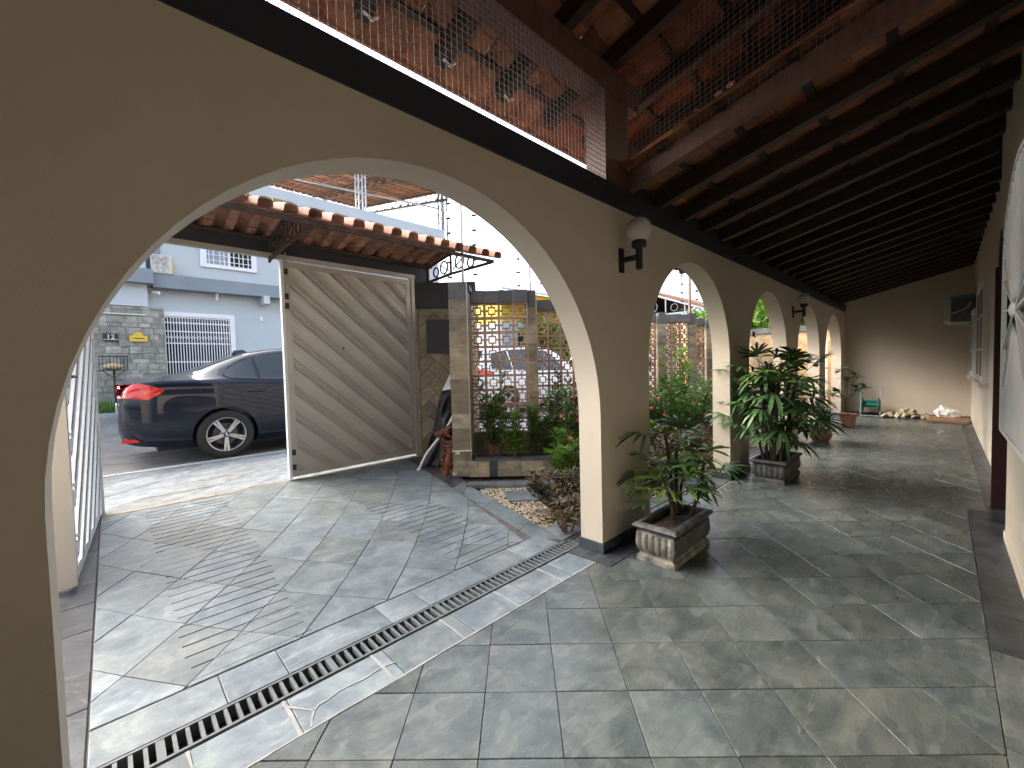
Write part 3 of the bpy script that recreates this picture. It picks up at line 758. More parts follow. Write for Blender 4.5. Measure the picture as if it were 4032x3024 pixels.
# ================================================================== stone-clad front walls, vent-block screens
D1 = Vector((.719,-.695,0))      # direction of the frontal panels
NF = Vector((-.695,-.719,0))     # normal toward the garden / veranda
def frame(p0, z0=0):
    """local (s along D1, h up, d toward viewer) -> world"""
    p0 = Vector((p0[0],p0[1],z0))
    return lambda s, h, d: tuple(p0 + D1*s + Vector((0,0,h)) + NF*d)
def wall_pieces(parent, fr, L, Hh, polys, mat, th=.018, name='stone', gap=.003):
    for p in polys:
        p = shrink(p, gap)
        if len(p) < 3 or area(p) < .0008: continue
        d = random.uniform(0, .008); mb = MB(); n = len(p)
        mb.add([fr(a,b,.001) for a,b in p]+[fr(a,b,th+d) for a,b in p], [tuple(range(n,2*n))]+[(i,(i+1)%n,n+(i+1)%n,n+i) for i in range(n)])
        mb.obj(name, mat, parent)
def herring(L, Hh, a, b):
    """45 degree running diagonal bricks, clipped to the rectangle"""
    rect = [(0,0),(L,0),(L,Hh),(0,Hh)]; out = []
    c = 2**-.5
    for i in range(-40, 60):
        for j in range(-40, 60):
            for kind in (0, 1):
                # herringbone cell
                ox, oy = (i*a - j*a), (i*b*0)
                pass
    n = 0
    # classic herringbone: horizontal brick at (k*b + m*2a.., ) in rotated frame
    for k in range(-60, 60):
        for m_ in range(-20, 20):
            bx, by = k*b + m_*2*a*0 , k*b
            x0 = k*b + m_*2*a; y0 = k*b
            for (w, h, ox, oy) in ((a, b, 0, 0), (b, a, a, b-a)):
                q = [(x0+ox,y0+oy),(x0+ox+w,y0+oy),(x0+ox+w,y0+oy+h),(x0+ox,y0+oy+h)]
                q = [((x-y)*c, (x+y)*c) for x, y in q]
                if max(p[0] for p in q) < 0 or min(p[0] for p in q) > L or max(p[1] for p in q) < 0 or min(p[1] for p in q) > Hh: continue
                p = clip_convex(q, rect)
                if p: out.append(p)
    return out
# splayed wall right of the gate
sw = thing('splay_wall', 'splayed stone clad wall with navy top band beside the gate', 'wall', (3.1, 4.6, 0))
fr = frame((2.952, 4.895))
def fbox(mb, fr, s0, s1, h0, h1, d0, d1):
    mb.add([fr(s0,h0,d0),fr(s1,h0,d0),fr(s1,h0,d1),fr(s0,h0,d1),fr(s0,h1,d0),fr(s1,h1,d0),fr(s1,h1,d1),fr(s0,h1,d1)],
           [(0,1,2,3),(7,6,5,4),(4,5,1,0),(5,6,2,1),(6,7,3,2),(7,4,0,3)]); return mb
fbox(MB(), fr, 0, .82, 0, 1.955, -.14, 0).obj('wall_body', P['grout'], sw)
fbox(MB(), fr, 0, .82, 1.955, 2.30, -.15, .012).obj('top_band', P['navy'], sw)
fbox(MB(), fr, 0, .055, 0, 1.95, .001, .026).obj('edge_strip', P['sandstone'], sw)
wall_pieces(sw, lambda s,h,d: fr(s+.06,h,d), .76, 1.955, herring(.76, 1.95, .30, .15), P['sandstone'])
mbx = thing('meter_box', 'dark navy electricity meter box on the stone wall beside the gate', 'meter box', tuple(Vector(fr(.33,1.6,.03))))
b_ = MB(); fbox(b_, fr, .17, .50, 1.36, 1.80, .02, .07); b_.obj('box_body', P['navy'], mbx)
b_ = MB(); fbox(b_, fr, .185, .485, 1.375, 1.785, .0705, .076); b_.obj('box_door', P['navy'], mbx)
# return wall behind the pillar
rw = thing('return_wall', 'short dark capped wall joining the stone pillar to the splayed wall', 'wall', (3.0, 3.9, 0))
MB().bar((2.80,3.64,1.0),(3.50,4.36,1.0), .12, 2.0).obj('wall_body', P['sandstone'], rw)
MB().bar((2.80,3.64,2.03),(3.50,4.36,2.03), .16, .06).obj('coping', P['capstone'], rw)

def pillar(p0, w, h, rows, label, cap=True, off=0., dark=False):
    fr = frame(p0)
    T = thing('stone_pillar', label, 'pillar', (p0[0],p0[1],0), group='stone pillars of the garden screen')
    fbox(MB(), fr, .006, w-.006, 0, h-.002, -w+.006, -.006).obj('core', P['grout'], T)
    hh = [0]; 
    for k in range(rows): hh.append(h*(k+1)/rows+random.uniform(-.012,.012))
    hh[-1] = h
    for a, b in zip(hh, hh[1:]):
        mb = MB(); j = random.uniform(0,.004)
        fbox(mb, fr, -j, w+j, a+.002, b-.002, -w-j, j); mb.obj('stone', P['capstone'] if (cap and b == h) else P['sandstone'], T)
    return T, fr
pT, pfr = pillar((2.595,3.615), .185, 2.06, 12, 'tall ochre stone pillar beside the stack of roof tiles')
MB().tube([pfr(.19,.0,-.02), pfr(.19,2.06,-.02)], .006).obj('conduit', P['white'], pT)
# vent block
def vent_mesh(s=.165, d=.075):
    mb = MB(); h = s/2; e = .013; r = .033; w = .0105
    def bx(a0,a1,b0,b1): mb.box(a0,a1,-d/2,d/2,b0,b1)
    bx(-h,h,-h,-h+e); bx(-h,h,h-e,h); bx(-h,-h+e,-h+e,h-e); bx(h-e,h,-h+e,h-e)
    bx(-r-w,r+w,-r-w,-r); bx(-r-w,r+w,r,r+w); bx(-r-w,-r,-r,r); bx(r,r+w,-r,r)
    bx(-w/2-.002,w/2+.002,-h+e,-r-w); bx(-w/2-.002,w/2+.002,r+w,h-e); bx(-h+e,-r-w,-w/2-.002,w/2+.002); bx(r+w,h-e,-w/2-.002,w/2+.002)
    return mb.mesh('vent_block', P['cobogo'])
VB = vent_mesh()
rot_panel = math.atan2(D1.y, D1.x)
def screen(p0, cols, label, cap0=1.885, zb=.40, sag=False):
    fr = frame(p0); L = cols*.1655
    T = thing('block_screen', label, 'block wall', (p0[0],p0[1],0), group='pierced clay block screens along the street side')
    for i in range(cols):
        for j in range(9):
            put('vent_block', VB, T, fr((i+.5)*.1655, zb+(j+.5)*.1655, -.05), (0,0,rot_panel))
    fbox(MB(), fr, 0, L, 0, zb-.001, -.10, -.004).obj('base_wall', P['sandstone'], T)
    n = 4
    for k in range(n):
        mb = MB(); fbox(mb, fr, L*k/n+.001, L*(k+1)/n-.001, zb+9*.1655+.001, 2.03+random.uniform(-.004,.004), -.115, .015); mb.obj('coping', P['capstone'], T)
    return T, fr, L
S1, f1, L1 = screen((2.99,3.76), 4, 'pierced block screen beside the ochre pillar, coral shrub in front')
pillar((3.455,3.335), .125, 2.03, 10, 'slim grey stone pillar between the first two block screens')
S2, f2, L2 = screen((4.08,3.745), 4, 'second pierced block screen, half hidden by the wide arch edge')
pillar((4.57,3.30), .125, 2.03, 10, 'stone pillar hidden behind the first column of the arcade')
screen((5.20,3.75), 4, 'pierced block screen in the middle of the garden wall')
pillar((5.70,3.30), .125, 2.03, 10, 'stone pillar in the middle of the garden wall')
screen((6.46,3.975), 4, 'pierced block screen at the left edge seen through the second arch')
pillar((6.965,3.47), .125, 2.05, 10, 'stone pillar just right of the left edge in the second arch')
screen((7.08,3.63), 4, 'pierced block screen in the middle of the second arch behind the tall shrub')
pillar((7.55,3.185), .125, 2.05, 10, 'stone pillar right of the middle screen in the second arch')
screen((8.22,3.65), 3, 'pierced block screen in the second arch beside the striped garden gate')
pillar((8.62,3.27), .13, 2.05, 10, 'last stone pillar before the striped garden gate')
for (a, b) in (((3.56,3.37),(4.08,3.76)), ((4.67,3.33),(5.20,3.76)), ((5.80,3.33),(6.46,3.98)), ((7.65,3.2),(8.2,3.66))):
    o = thing('step_wall', 'short stone wall stepping back between two block screens', 'wall', ((a[0]+b[0])/2,(a[1]+b[1])/2,0), group='stepping walls of the garden screen')
    MB().bar((*a,1.0),(*b,1.0), .07, 2.0).obj('wall_body', P['sandstone_pale'], o)
# striped garden gate
gg = thing('garden_gate', 'grey garden gate of diagonal slats at the end of the block screens', 'gate', (9.6, 3.3, 0))
def pl_g(p): return (8.80+p[0], 3.30+p[1], .03+p[2])
gate_leaf(2.3, 1.85, P['alu'], gg, True, pl_g)
# garden end wall
ge = thing('garden_end_wall', 'pale herringbone sandstone wall with slate coping closing the garden', 'wall', (11.25, 2.6, 0))
boxm(11.24, 11.40, 1.6, 3.5, 0, 1.80).obj('wall_body', P['grout'], ge)
for k in range(6): boxm(11.19, 11.44, 1.6+k*.317+.001, 1.6+(k+1)*.317-.001, 1.80, 1.925+random.uniform(-.004,.004)).obj('coping', P['capstone'], ge)
for p in herring(1.9, 1.8, .34, .17):
    p = shrink(p, .003)
    if len(p) < 3 or area(p) < .001: continue
    d = random.uniform(.014,.022); n = len(p); mb = MB()
    mb.add([(11.239,1.6+a,b) for a,b in p]+[(11.239-d,1.6+a,b) for a,b in p], [tuple(range(2*n-1,n-1,-1))]+[(i,n+i,n+(i+1)%n,(i+1)%n) for i in range(n)])
    mb.obj('stone', P['sandstone_pale'], ge)
dp = MB().tube([(11.1,1.75,0),(11.1,1.75,1.85)], .035, 10)
o = thing('drain_pipe', 'white plastic downpipe at the end of the garden wall', 'pipe', (11.1,1.75,0)); dp.obj('pipe', P['white'], o, True)
MB().tube([(11.1,1.75,.95),(11.1,1.75,.99)], .041, 10).obj('clip', P['terracotta'], o)

# raised planter bed
pb = thing('planter_bed', 'raised stone edged flower bed under the block screen', 'planter', (3.1, 3.3, 0))
fr = frame((2.70,3.475))
fbox(MB(), fr, .0, 1.0, 0, .165, -.06, 0).obj('core', P['grout'], pb)
cs = [0,.10,.215,.30,.55,.78,1.0]
for k,(a,b) in enumerate(zip(cs, cs[1:])):
    mb = MB(); fbox(mb, fr, a+.002, b-.002, .002, .168, .001, .014); mb.obj('stone', P['slate_dark'] if k == 2 else P['sandstone'], pb)
for a, b in ((.06,.36),(.36,.66),(.66,1.0)):
    mb = MB(); fbox(mb, fr, a+.001, b-.001, .169, .186, -.15, .02); mb.obj('coping', P['capstone'], pb)
mb = MB(); fbox(mb, fr, .05, 1.0, .02, .150, -.62, -.062); mb.obj('bed_soil', P['soil'], pb)
pw = thing('slate_strip', 'narrow slate paving strip in front of the raised flower bed', 'paving', (2.95,3.0,0))
fr2 = frame((2.53,3.30))
for a, b in ((0,.3),(.3,.62),(.62,.95)):
    mb = MB(); fbox(mb, fr2, a+.002, b-.002, -.02, .012, -.02, .115); mb.obj('slab', P['slate_out'], pw)

# garden ground
gs = MB(); gs.box(2.05, 11.2, 1.72, 3.9, -.12, -.035); tag(gs.obj('garden_soil', P['soil']), kind='structure')
pbm = MB()
def peb(x, y):
    r = random.uniform(.006,.014); z = -.03+random.uniform(0,.008); a = random.uniform(0,3.1)
    c, s = math.cos(a), math.sin(a); vs = []
    for (px,py,pz) in ((1,0,0),(0,.75,0),(-1,0,0),(0,-.7,0),(0,0,.6),(0,0,-.6)):
        vs.append((x+r*(px*c-py*s), y+r*(px*s+py*c), z+r*pz))
    pbm.add(vs, [(0,1,4),(1,2,4),(2,3,4),(3,0,4),(1,0,5),(2,1,5),(3,2,5),(0,3,5)])
cnt = 0
while cnt < 5200:
    x, y = random.uniform(2.1,3.6), random.uniform(1.74,3.1)
    xe = 2.14+(y-1.75)*.25
    if x < xe or x+y*1.0 > 6.05: continue
    if random.random() > math.exp(-(x-xe)*1.2)+.15: continue
    peb(x, y); cnt += 1
for k in range(2500): peb(random.uniform(3.4,8), random.uniform(1.74,2.6))
tag(pbm.obj('pebbles', P['gravel']), kind='stuff')
def slab(pts, label, z=-.01):
    cx = sum(p[0] for p in pts)/len(pts); cyy = sum(p[1] for p in pts)/len(pts)
    tag(MB().prism(pts, -.04, z).obj('stepping_stone', P['slate_out']), label, 'stepping stone')
slab([(2.46,2.62),(2.62,2.86),(3.05,2.52),(2.86,2.26)], 'square slate stepping stone among the pebbles nearest the driveway')
slab([(2.62,2.2),(2.86,2.24),(3.06,2.5),(3.4,2.15),(3.0,1.85)], 'slate stepping stone beneath the bronze leaved plant')
for k, (a, b) in enumerate(((2.12,2.31),(2.31,2.62))):
    tag(MB().prism([(a,1.74),(b,1.74),(b+.02,1.92+.0*k),(a+.05,1.96)], -.04, .003).obj('edging_slab', P['slate_out']), ['slate edging slab at the corner of the driveway and the drain','slate edging slab beside the first column behind the drain'][k], 'edging slab')

# ---------------------------------------------------------------- things leaning by the gate
tp = thing('rolled_tarp', 'black tarpaulin sheet on a bent white pole leaning on the stone wall', 'tarp', (2.72,4.1,0))
pole = [(2.50,4.15,.012),(2.56,4.08,.19),(2.68,3.98,.38),(2.78,3.89,.57),(2.82,3.86,.72),(2.81,3.88,.88),(2.78,3.92,1.02)]
def smooth(pts, n=5):
    out = []; P_ = [Vector(p) for p in pts]; m_ = len(P_)
    for i in range(m_-1):
        a, b, c, d = P_[max(i-1,0)], P_[i], P_[i+1], P_[min(i+2,m_-1)]
        for k in range(n):
            t = k/n; out.append(.5*((2*b)+(c-a)*t+(2*a-5*b+4*c-d)*t*t+(3*b-a-3*c+d)*t**3))
    out.append(P_[-1]); return out
sp = smooth(pole)
MB().tube(sp, [.015]*len(sp), 10).obj('pole', P['white'], tp, True)
left = smooth([(2.64,4.32,.008),(2.70,4.27,.22),(2.75,4.23,.43),(2.80,4.19,.72),(2.85,4.13,.93),(2.90,4.06,1.0)], 6)
right = smooth([(2.93,4.02,.008),(2.95,4.0,.25),(2.96,3.99,.45),(2.96,3.98,.62),(2.95,3.98,.80),(2.93,4.01,.97)], 6)
W_ = 14; nn = len(left); vs = []
for i in range(nn):
    for k in range(W_+1):
        t = k/W_; v = left[i].lerp(right[i], t)+NF*(.03*math.sin(t*9+i*.32)+.022*math.sin(t*17-i*.5)+.07*math.sin(math.pi*t)); vs.append(v)
fs = [(i*(W_+1)+k, i*(W_+1)+k+1, (i+1)*(W_+1)+k+1, (i+1)*(W_+1)+k) for i in range(nn-1) for k in range(W_)]
off = len(vs); mb = MB(); mb.add(vs+[v-NF*.006 for v in vs], fs+[tuple(j_+off for j_ in f[::-1]) for f in fs]); mb.obj('sheet', P['tarp'], tp, 'all')
mb = MB(); c0 = [(2.83,4.10,.90),(2.95,3.97,.93),(2.97,3.95,1.04),(2.90,4.0,1.12),(2.86,4.06,1.0)]
mb.add([tuple(Vector(c)+NF*.09) for c in c0]+[tuple(Vector(c)+NF*.082) for c in c0], [(0,1,2,3,4),(9,8,7,6,5)]+[(i,5+i,5+(i+1)%5,(i+1)%5) for i in range(5)]); mb.obj('pale_corner', P['bag'], tp)
MB().tube([(2.50,4.15,.012),(2.485,4.17,.012)], .018, 8).obj('end_cap', P['acpale'], tp)
def barrel(L=.30, r0=.072, r1=.060, th=.011):
    """curved clay tile, axis along x, ends toward +-x, bellied down"""
    mb = MB(); n = 9; vs = []
    for x, r in ((-L/2,r0),(L/2,r1)):
        for rr in (r, r-th):
            for k in range(n): 
                a = math.pi*(1.08+.84*k/(n-1)); vs.append((x, rr*math.cos(a), rr*math.sin(a)+r0))
    fs = []
    for k in range(n-1):
        fs += [(k,k+1,2*n+k+1,2*n+k), (n+k+1,n+k,3*n+k,3*n+k+1), (k+1,k,n+k,n+k+1), (2*n+k,2*n+k+1,3*n+k+1,3*n+k)]
    fs += [(0,2*n,3*n,n), (n-1,2*n-1,4*n-1,3*n-1)]
    return mb.add(vs, fs)
P['tile_stack'] = pm('weathered_stack_tile', (.12,.06,.04), (.30,.14,.075), scale=9, rough=.9, bump=.5, rnd=.35, detail=8)
st_me = barrel().mesh('stacked_roof_tile', P['tile_stack'], True); st_or = barrel().mesh('stacked_roof_tile', P['roof_tile'], True)
zz = .004
for k in range(17):
    o = put('stacked_roof_tile', st_me, None, (2.665+random.uniform(-.012,.012), 3.80+random.uniform(-.012,.012), zz), (random.uniform(-.04,.04), random.uniform(-.03,.03), R(52)+random.uniform(-.10,.10)))
    tag(o, 'clay roof tile in the stack beside the ochre pillar', 'roof tile', 'clay roof tiles stacked beside the pillar'); zz += .0215+random.uniform(-.002,.003)
for k, (rx, ry, rz, dx, dy, dz, lab) in enumerate(((.5,.2,1.2,-.01,0,.01,'tilted orange clay tile on top of the tile stack'), (2.6,.15,.7,.03,-.02,.13,'overturned orange clay tile on top of the tile stack'), (.25,.4,1.6,-.03,.01,.05,'clay tile slipping sideways off the top of the tile stack'))):
    tag(put('stacked_roof_tile', st_or, None, (2.67+dx, 3.79+dy, zz+dz), (rx, ry, rz)), lab, 'roof tile')
tag(put('stacked_roof_tile', st_or, None, (2.60, 3.66, .15), (R(20), R(78), R(150))), 'broken clay tile standing on edge at the foot of the ochre pillar', 'roof tile')
lv = thing('spirit_level', 'short white bar lying on the slate at the foot of the tile stack', 'level', (2.62,3.68,0))
MB().bar((2.70,3.92,.025),(2.60,3.58,.025), .03, .03).obj('bar_body', P['galv'], lv)
MB().bar((2.655,3.76,.0265),(2.635,3.70,.0265), .031, .031).obj('white_end', P['white'], lv); MB().bar((2.622,3.655,.0265),(2.603,3.59,.0265), .031, .031).obj('white_end', P['white'], lv)
bk = thing('metal_bracket', 'small white metal angle strapped across the ochre pillar', 'bracket', pfr(.09,.28,.01))
b_ = MB(); fbox(b_, pfr, -.005, .205, .275, .285, .004, .035); fbox(b_, pfr, .03, .075, .245, .275, .006, .03); b_.obj('angle_bar', P['acpale'], bk)

# ================================================================== electric fence masts
def mast(p, z0, z1, label, mat, r=.013, ins=True):
    T = thing('fence_mast', label, 'fence mast', (*p, z0), group='electric fence masts on the garden wall')
    MB().tube([(*p,z0),(*p,z1)], r, 8).obj('mast_pole', mat, T, True)
    z = z0+.08
    while ins and z < z1-.03:
        for sg in (-1, 1):
            c = Vector((*p, z+sg*.012))+D1*(sg*.13)
            MB().bar((*p, z), tuple(c), .004, .004).obj('arm', P['galv'], T)
            i_ = MB(); i_.ball(tuple(c), .020, 6, (1.0,1.0,.62)); i_.ball(tuple(c+D1*(sg*.022)), .011, 5); i_.obj('insulator', P['black'], T, True)
        z += .155
    return T
mast((2.76,3.57), 2.06, 3.35, 'pale electric fence mast on the ochre pillar', P['mast'])
mast((3.57,3.35), 2.03, 3.2, 'electric fence mast on the slim pillar beside the wide arch edge', P['mast'], .010)
mast((8.02,3.37), 1.95, 2.95, 'brown fence mast seen in the middle of the second arch', P['redwood'], .028)
mast((7.6,3.2), 2.05, 2.9, 'thin fence mast left of the brown one in the second arch', P['mast'], .009)
mast((8.7,3.25), 2.05, 2.75, 'white fence mast at the garden gate in the second arch', P['white'], .016)
mast((6.52,3.98), 2.03, 2.9, 'thin fence mast at the left edge of the second arch', P['mast'], .009)

# ================================================================== plants
def fan_leaf(seed, n=8, L=.20, w=.024, pet=.20, droop=.5):
    rnd = random.Random(seed); mb = MB()
    # petiole along +x, rising slightly
    pts = [(pet*t, 0, .10*pet*math.sin(t*2.2)) for t in (0,.35,.7,1)]
    mb.tube(pts, [.0032,.0028,.0025,.0022], 4, False)
    base = Vector(pts[-1])
    for k in range(n):
        a = -1.45+2.9*k/(n-1)+rnd.uniform(-.07,.07); l = L*(1-.22*abs(a)/1.45)*rnd.uniform(.9,1.1); ww = w*rnd.uniform(.85,1.15)
        d0 = Vector((math.cos(a), math.sin(a), .10+rnd.uniform(-.06,.10))); dr = droop*rnd.uniform(.6,1.5)
        side = Vector((-math.sin(a), math.cos(a), 0)); m_ = 5; vs = []
        for i in range(m_+1):
            t = i/m_; c = base+d0*(l*t)+Vector((0,0,-dr*l*t*t))
            h = ww*.5*(.30+2.6*t*(1-t)**.55 if t < .98 else .12) if i else ww*.12
            h = min(h, ww*.5)
            fold = .25*h
            vs += [c+side*h+Vector((0,0,fold)), c, c-side*h+Vector((0,0,fold))]
        fs = []
        for i in range(m_): fs += [(3*i,3*i+1,3*i+4,3*i+3),(3*i+1,3*i+2,3*i+5,3*i+4)]
        mb.add(vs, fs)
    return mb
FANS = [fan_leaf(k, n=random.Random(k).choice((6,7,8,9)), L=.20, droop=.30+.12*(k%4)).mesh('leaf', P['palm'], True) for k in range(6)]
FANY = [fan_leaf(20+k, n=6, L=.22, w=.028, pet=.16, droop=.35+.1*k).mesh('leaf', P['palm_young'], True) for k in range(3)]
def palm(name, label, loc, stems, group, sc_=1., spread=1.0, young=0., seed=1, lpt=7):
    rnd = random.Random(seed); T = thing(name, label, 'plant', loc, group=group)
    for (dx, dy, h, r, lx, ly) in stems:
        b = Vector((dx, dy, 0)); t_ = Vector((dx+lx, dy+ly, h)); mid = b.lerp(t_, .5)+Vector((rnd.uniform(-.02,.02), rnd.uniform(-.02,.02), 0))
        mb = MB(); pts = smooth([b, mid, t_], 5); mb.tube(pts, [r*(1.15-.25*i/len(pts))*(1+.10*math.sin(i*2.1)) for i in range(len(pts))], 7)
        o = bpy.data.objects.new('stem', mb.mesh('stem', P['stem'], True)); col.objects.link(o); o.parent = T
        for k in range(lpt):
            a = k*2.4+rnd.uniform(-.5,.5); tt = 1-.62*(k/lpt)*rnd.uniform(.6,1.1)
            pos = b.lerp(t_, max(.22, tt)); el = rnd.uniform(-.25,.95)*(.4+.6*tt)
            me = rnd.choice(FANY) if rnd.random() < young else rnd.choice(FANS)
            o = local('leaf', me, T, pos, (rnd.uniform(-.35,.35), -el, a)); s = sc_*rnd.uniform(.78,1.15)*(1 if spread == 1 else spread)
            o.scale = (s, s, s)
    return T
def planter(name, label, x0, x1, y0, y1, h, mat, worn):
    T = thing(name, label, 'planter', ((x0+x1)/2, (y0+y1)/2, 0), group='rectangular concrete planters')
    prof = [(0,.0),(0,.028),(-.012,.034),(-.016,.045),(-.004,.07),(.004,.10),(-.001,h-.055),(-.014,h-.045),(.012,h-.03),(.020,h-.018),(.012,h-.006),(-.004,h)]
    mb = MB(); N_ = 36
    def ringpts(o, z):
        a, b, c, d = x0-o, x1+o, y0-o, y1+o; out = []
        for (p, q) in (((a,c),(b,c)),((b,c),(b,d)),((b,d),(a,d)),((a,d),(a,c))):
            for k in range(N_):
                t = k/N_; amp = 0
                if .05 < z < h-.05: amp = .010*abs(math.sin(t*math.pi*6))
                nx, ny = (q[1]-p[1]), -(q[0]-p[0]); L_ = math.hypot(nx, ny)
                out.append((p[0]+t*(q[0]-p[0])+nx/L_*amp, p[1]+t*(q[1]-p[1])+ny/L_*amp, z))
        return out
    rings = [ringpts(o, z) for o, z in prof]+[ringpts(-.022, h), ringpts(-.026, h-.05)]
    m_ = len(rings[0]); nr = len(rings)
    def piece(name, a, b, mat_, ks=None):
        mb = MB(); mb.v = [p for r_ in rings[a:b+1] for p in r_]
        mb.f = [(i*m_+k, i*m_+(k+1)%m_, (i+1)*m_+(k+1)%m_, (i+1)*m_+k) for i in range(b-a) for k in (ks or range(m_))]
        mb.obj(name, mat_, T, True)
    piece('base_moulding', 0, 3, P['concrete_worn'] if worn else mat)
    if worn:
        piece('end_panel', 3, 7, P['concrete_worn'], range(3*N_, 4*N_)); piece('trough', 3, 7, mat, range(0, 3*N_))
    else: piece('trough', 3, 7, mat)
    piece('rim', 7, nr-1, mat)
    sm = MB(); sm.add([(x0+.02,y0+.02,h-.045),(x1-.02,y0+.02,h-.045),(x1-.02,y1-.02,h-.045),(x0+.02,y1-.02,h-.045),((x0+x1)/2,(y0+y1)/2,h-.018)], [(0,1,4),(1,2,4),(2,3,4),(3,0,4)])
    sm.obj('potting_soil', P['soil'], T)
    return T
planter('planter', 'aged black concrete trough with flaking edges beside the first column', 2.20, 2.70, 1.02, 1.25, .222, P['concrete'], True)
palm('potted_palm', 'young sparse lady palm growing in the trough beside the first column', (2.45,1.135,.19),
     [(.10,.02,.42,.012,.03,.02),(.14,-.04,.34,.011,.06,-.06),(.04,.03,.28,.010,-.05,.06),(.17,.03,.22,.010,.08,.03),(-.02,.0,.18,.009,-.06,.0),(.12,.06,.50,.010,.02,.06)], 'lady palms in concrete troughs', .80, 1.0, .5, 5, 7)
planter('planter', 'dark grey concrete trough of the big bushy palm by the second column', 4.42, 5.02, 1.00, 1.27, .215, P['concrete'], False)
st = []
rn = random.Random(11)
for k in range(15):
    dx, dy = rn.uniform(-.24,.24), rn.uniform(-.09,.09)
    st.append((dx, dy, rn.uniform(.42,.98), rn.uniform(.012,.019), dx*.35+rn.uniform(-.08,.08), dy*1.2+rn.uniform(-.10,.12)))
palm('potted_palm', 'tall bushy lady palm with many dark stems in the trough by the second column', (4.72,1.135,.165), st, 'lady palms in concrete troughs', 1.12, 1.0, .10, 3, 8)

def leaf_cloud(mb, n, centre, rad, size, rnd, shape=.42, clumps=None, up=.3):
    for _ in range(n):
        if clumps:
            c, rr = rnd.choice(clumps); c = Vector(c)
            while True:
                p = Vector((rnd.uniform(-1,1), rnd.uniform(-1,1), rnd.uniform(-1,1)))
                if .25 < p.length < 1: break
            nrm = p.normalized(); p = c+p*rr
        else:
            while True:
                q = Vector((rnd.uniform(-1,1), rnd.uniform(-1,1), rnd.uniform(-1,1)))
                if q.length < 1: break
            nrm = q.normalized() if q.length > .05 else Vector((0,0,1)); p = Vector(centre)+Vector((q.x*rad[0], q.y*rad[1], q.z*rad[2]))
        d = (nrm+Vector((rnd.uniform(-.7,.7), rnd.uniform(-.7,.7), rnd.uniform(-.3,.7)+up))).normalized()
        s = d.cross(Vector((rnd.uniform(-1,1), rnd.uniform(-1,1), rnd.uniform(-1,1))))
        if s.length < .1: continue
        s.normalize(); u = s.cross(d)
        l = size*rnd.uniform(.65,1.25); w = l*shape
        mb.add([p, p+d*l*.45+s*w*.5+u*l*.06, p+d*l, p+d*l*.45-s*w*.5+u*l*.06, p+d*l*.5-u*l*.02], [(0,1,4),(1,2,4),(2,3,4),(3,0,4)])
def shrub(name, label, loc, stems, size, n, mat, seed, group=None, flowers=(), shape=.42, twig='twig', cat='shrub', rr=.085, up=.3):
    rnd = random.Random(seed); T = thing(name, label, cat, loc, group=group); L = Vector(loc)
    sm = MB(); fm = MB()
    for (dx, dy, h, sp) in stems:
        top = Vector((dx+rnd.uniform(-sp,sp), dy+rnd.uniform(-sp,sp), h))
        pts = smooth([Vector((dx*.4,dy*.4,0)), Vector((dx*.8,dy*.8,h*.5)), top], 4); sm.tube(pts, [.006*(1-.6*i/len(pts)) for i in range(len(pts))], 5)
        for k in range(n):
            t = rnd.uniform(.25,1.03); i = min(int(t*(len(pts)-1)), len(pts)-2); f = min(1, t*(len(pts)-1)-i)
            p = pts[i].lerp(pts[i+1], f); a = k*2.4+rnd.uniform(-.3,.3); out = Vector((math.cos(a), math.sin(a), .35+.5*rnd.random()+up-.3)).normalized()
            p = p+out*rnd.uniform(.005, rr)*(1.25-t*.6)
            d = (out+Vector((rnd.uniform(-.4,.4), rnd.uniform(-.4,.4), rnd.uniform(-.3,.5)))).normalized(); s = d.cross(Vector((0,0,1)))
            if s.length < .1: s = Vector((1,0,0))
            s.normalize(); u = s.cross(d); l = size*rnd.uniform(.6,1.2); w = l*shape
            fm.add([p, p+d*l*.4+s*w*.5+u*l*.05, p+d*l-u*l*.12, p+d*l*.4-s*w*.5+u*l*.05, p+d*l*.5-u*l*.03], [(0,1,4),(1,2,4),(2,3,4),(3,0,4)])
    o = bpy.data.objects.new('stem', sm.mesh('stem', P[twig], True)); col.objects.link(o); o.parent = T
    o = bpy.data.objects.new('foliage', fm.mesh('foliage', P[mat], False)); col.objects.link(o); o.parent = T; o['kind'] = 'stuff'
    for f in flowers:
        b = MB(); c = Vector(f)
        for k in range(26):
            d = Vector((rnd.uniform(-1,1), rnd.uniform(-1,1), rnd.uniform(-.2,1))).normalized(); s = d.cross(Vector((0,0,1)));
            if s.length < .1: s = Vector((1,0,0))
            s.normalize(); u = s.cross(d); p = c+d*.022
            b.add([p-s*.008,p-u*.008,p+s*.008,p+u*.008], [(0,1,2,3)])
        o = bpy.data.objects.new('flower', b.mesh('flower', P['flower'])); col.objects.link(o); o.parent = T
    return T
def rstems(n, rx, ry, h0, h1, sp, seed):
    rnd = random.Random(seed); return [(rnd.uniform(-rx,rx), rnd.uniform(-ry,ry), rnd.uniform(h0,h1), sp) for _ in range(n)]
G1 = 'coral flowered shrubs in the garden beds'
shrub('flowering_shrub', 'slender dark green shrub against the first block screen', (3.02,3.42,.15), rstems(9,.10,.10,.45,.95,.06,1), .066, 120, 'ixora', 1, G1)
shrub('flowering_shrub', 'pale green shrub at the corner of the raised bed', (3.12,3.22,.15), rstems(7,.14,.10,.2,.62,.05,2), .066, 120, 'ixora_lt', 2, G1)
shrub('flowering_shrub', 'leafy shrub with coral blooms beyond the raised bed', (3.60,3.0,.0), rstems(16,.26,.22,.35,.95,.08,3), .07, 120, 'ixora', 3, G1, [(-.18,-.2,.62),(.05,-.25,.55),(-.1,-.22,.36)])
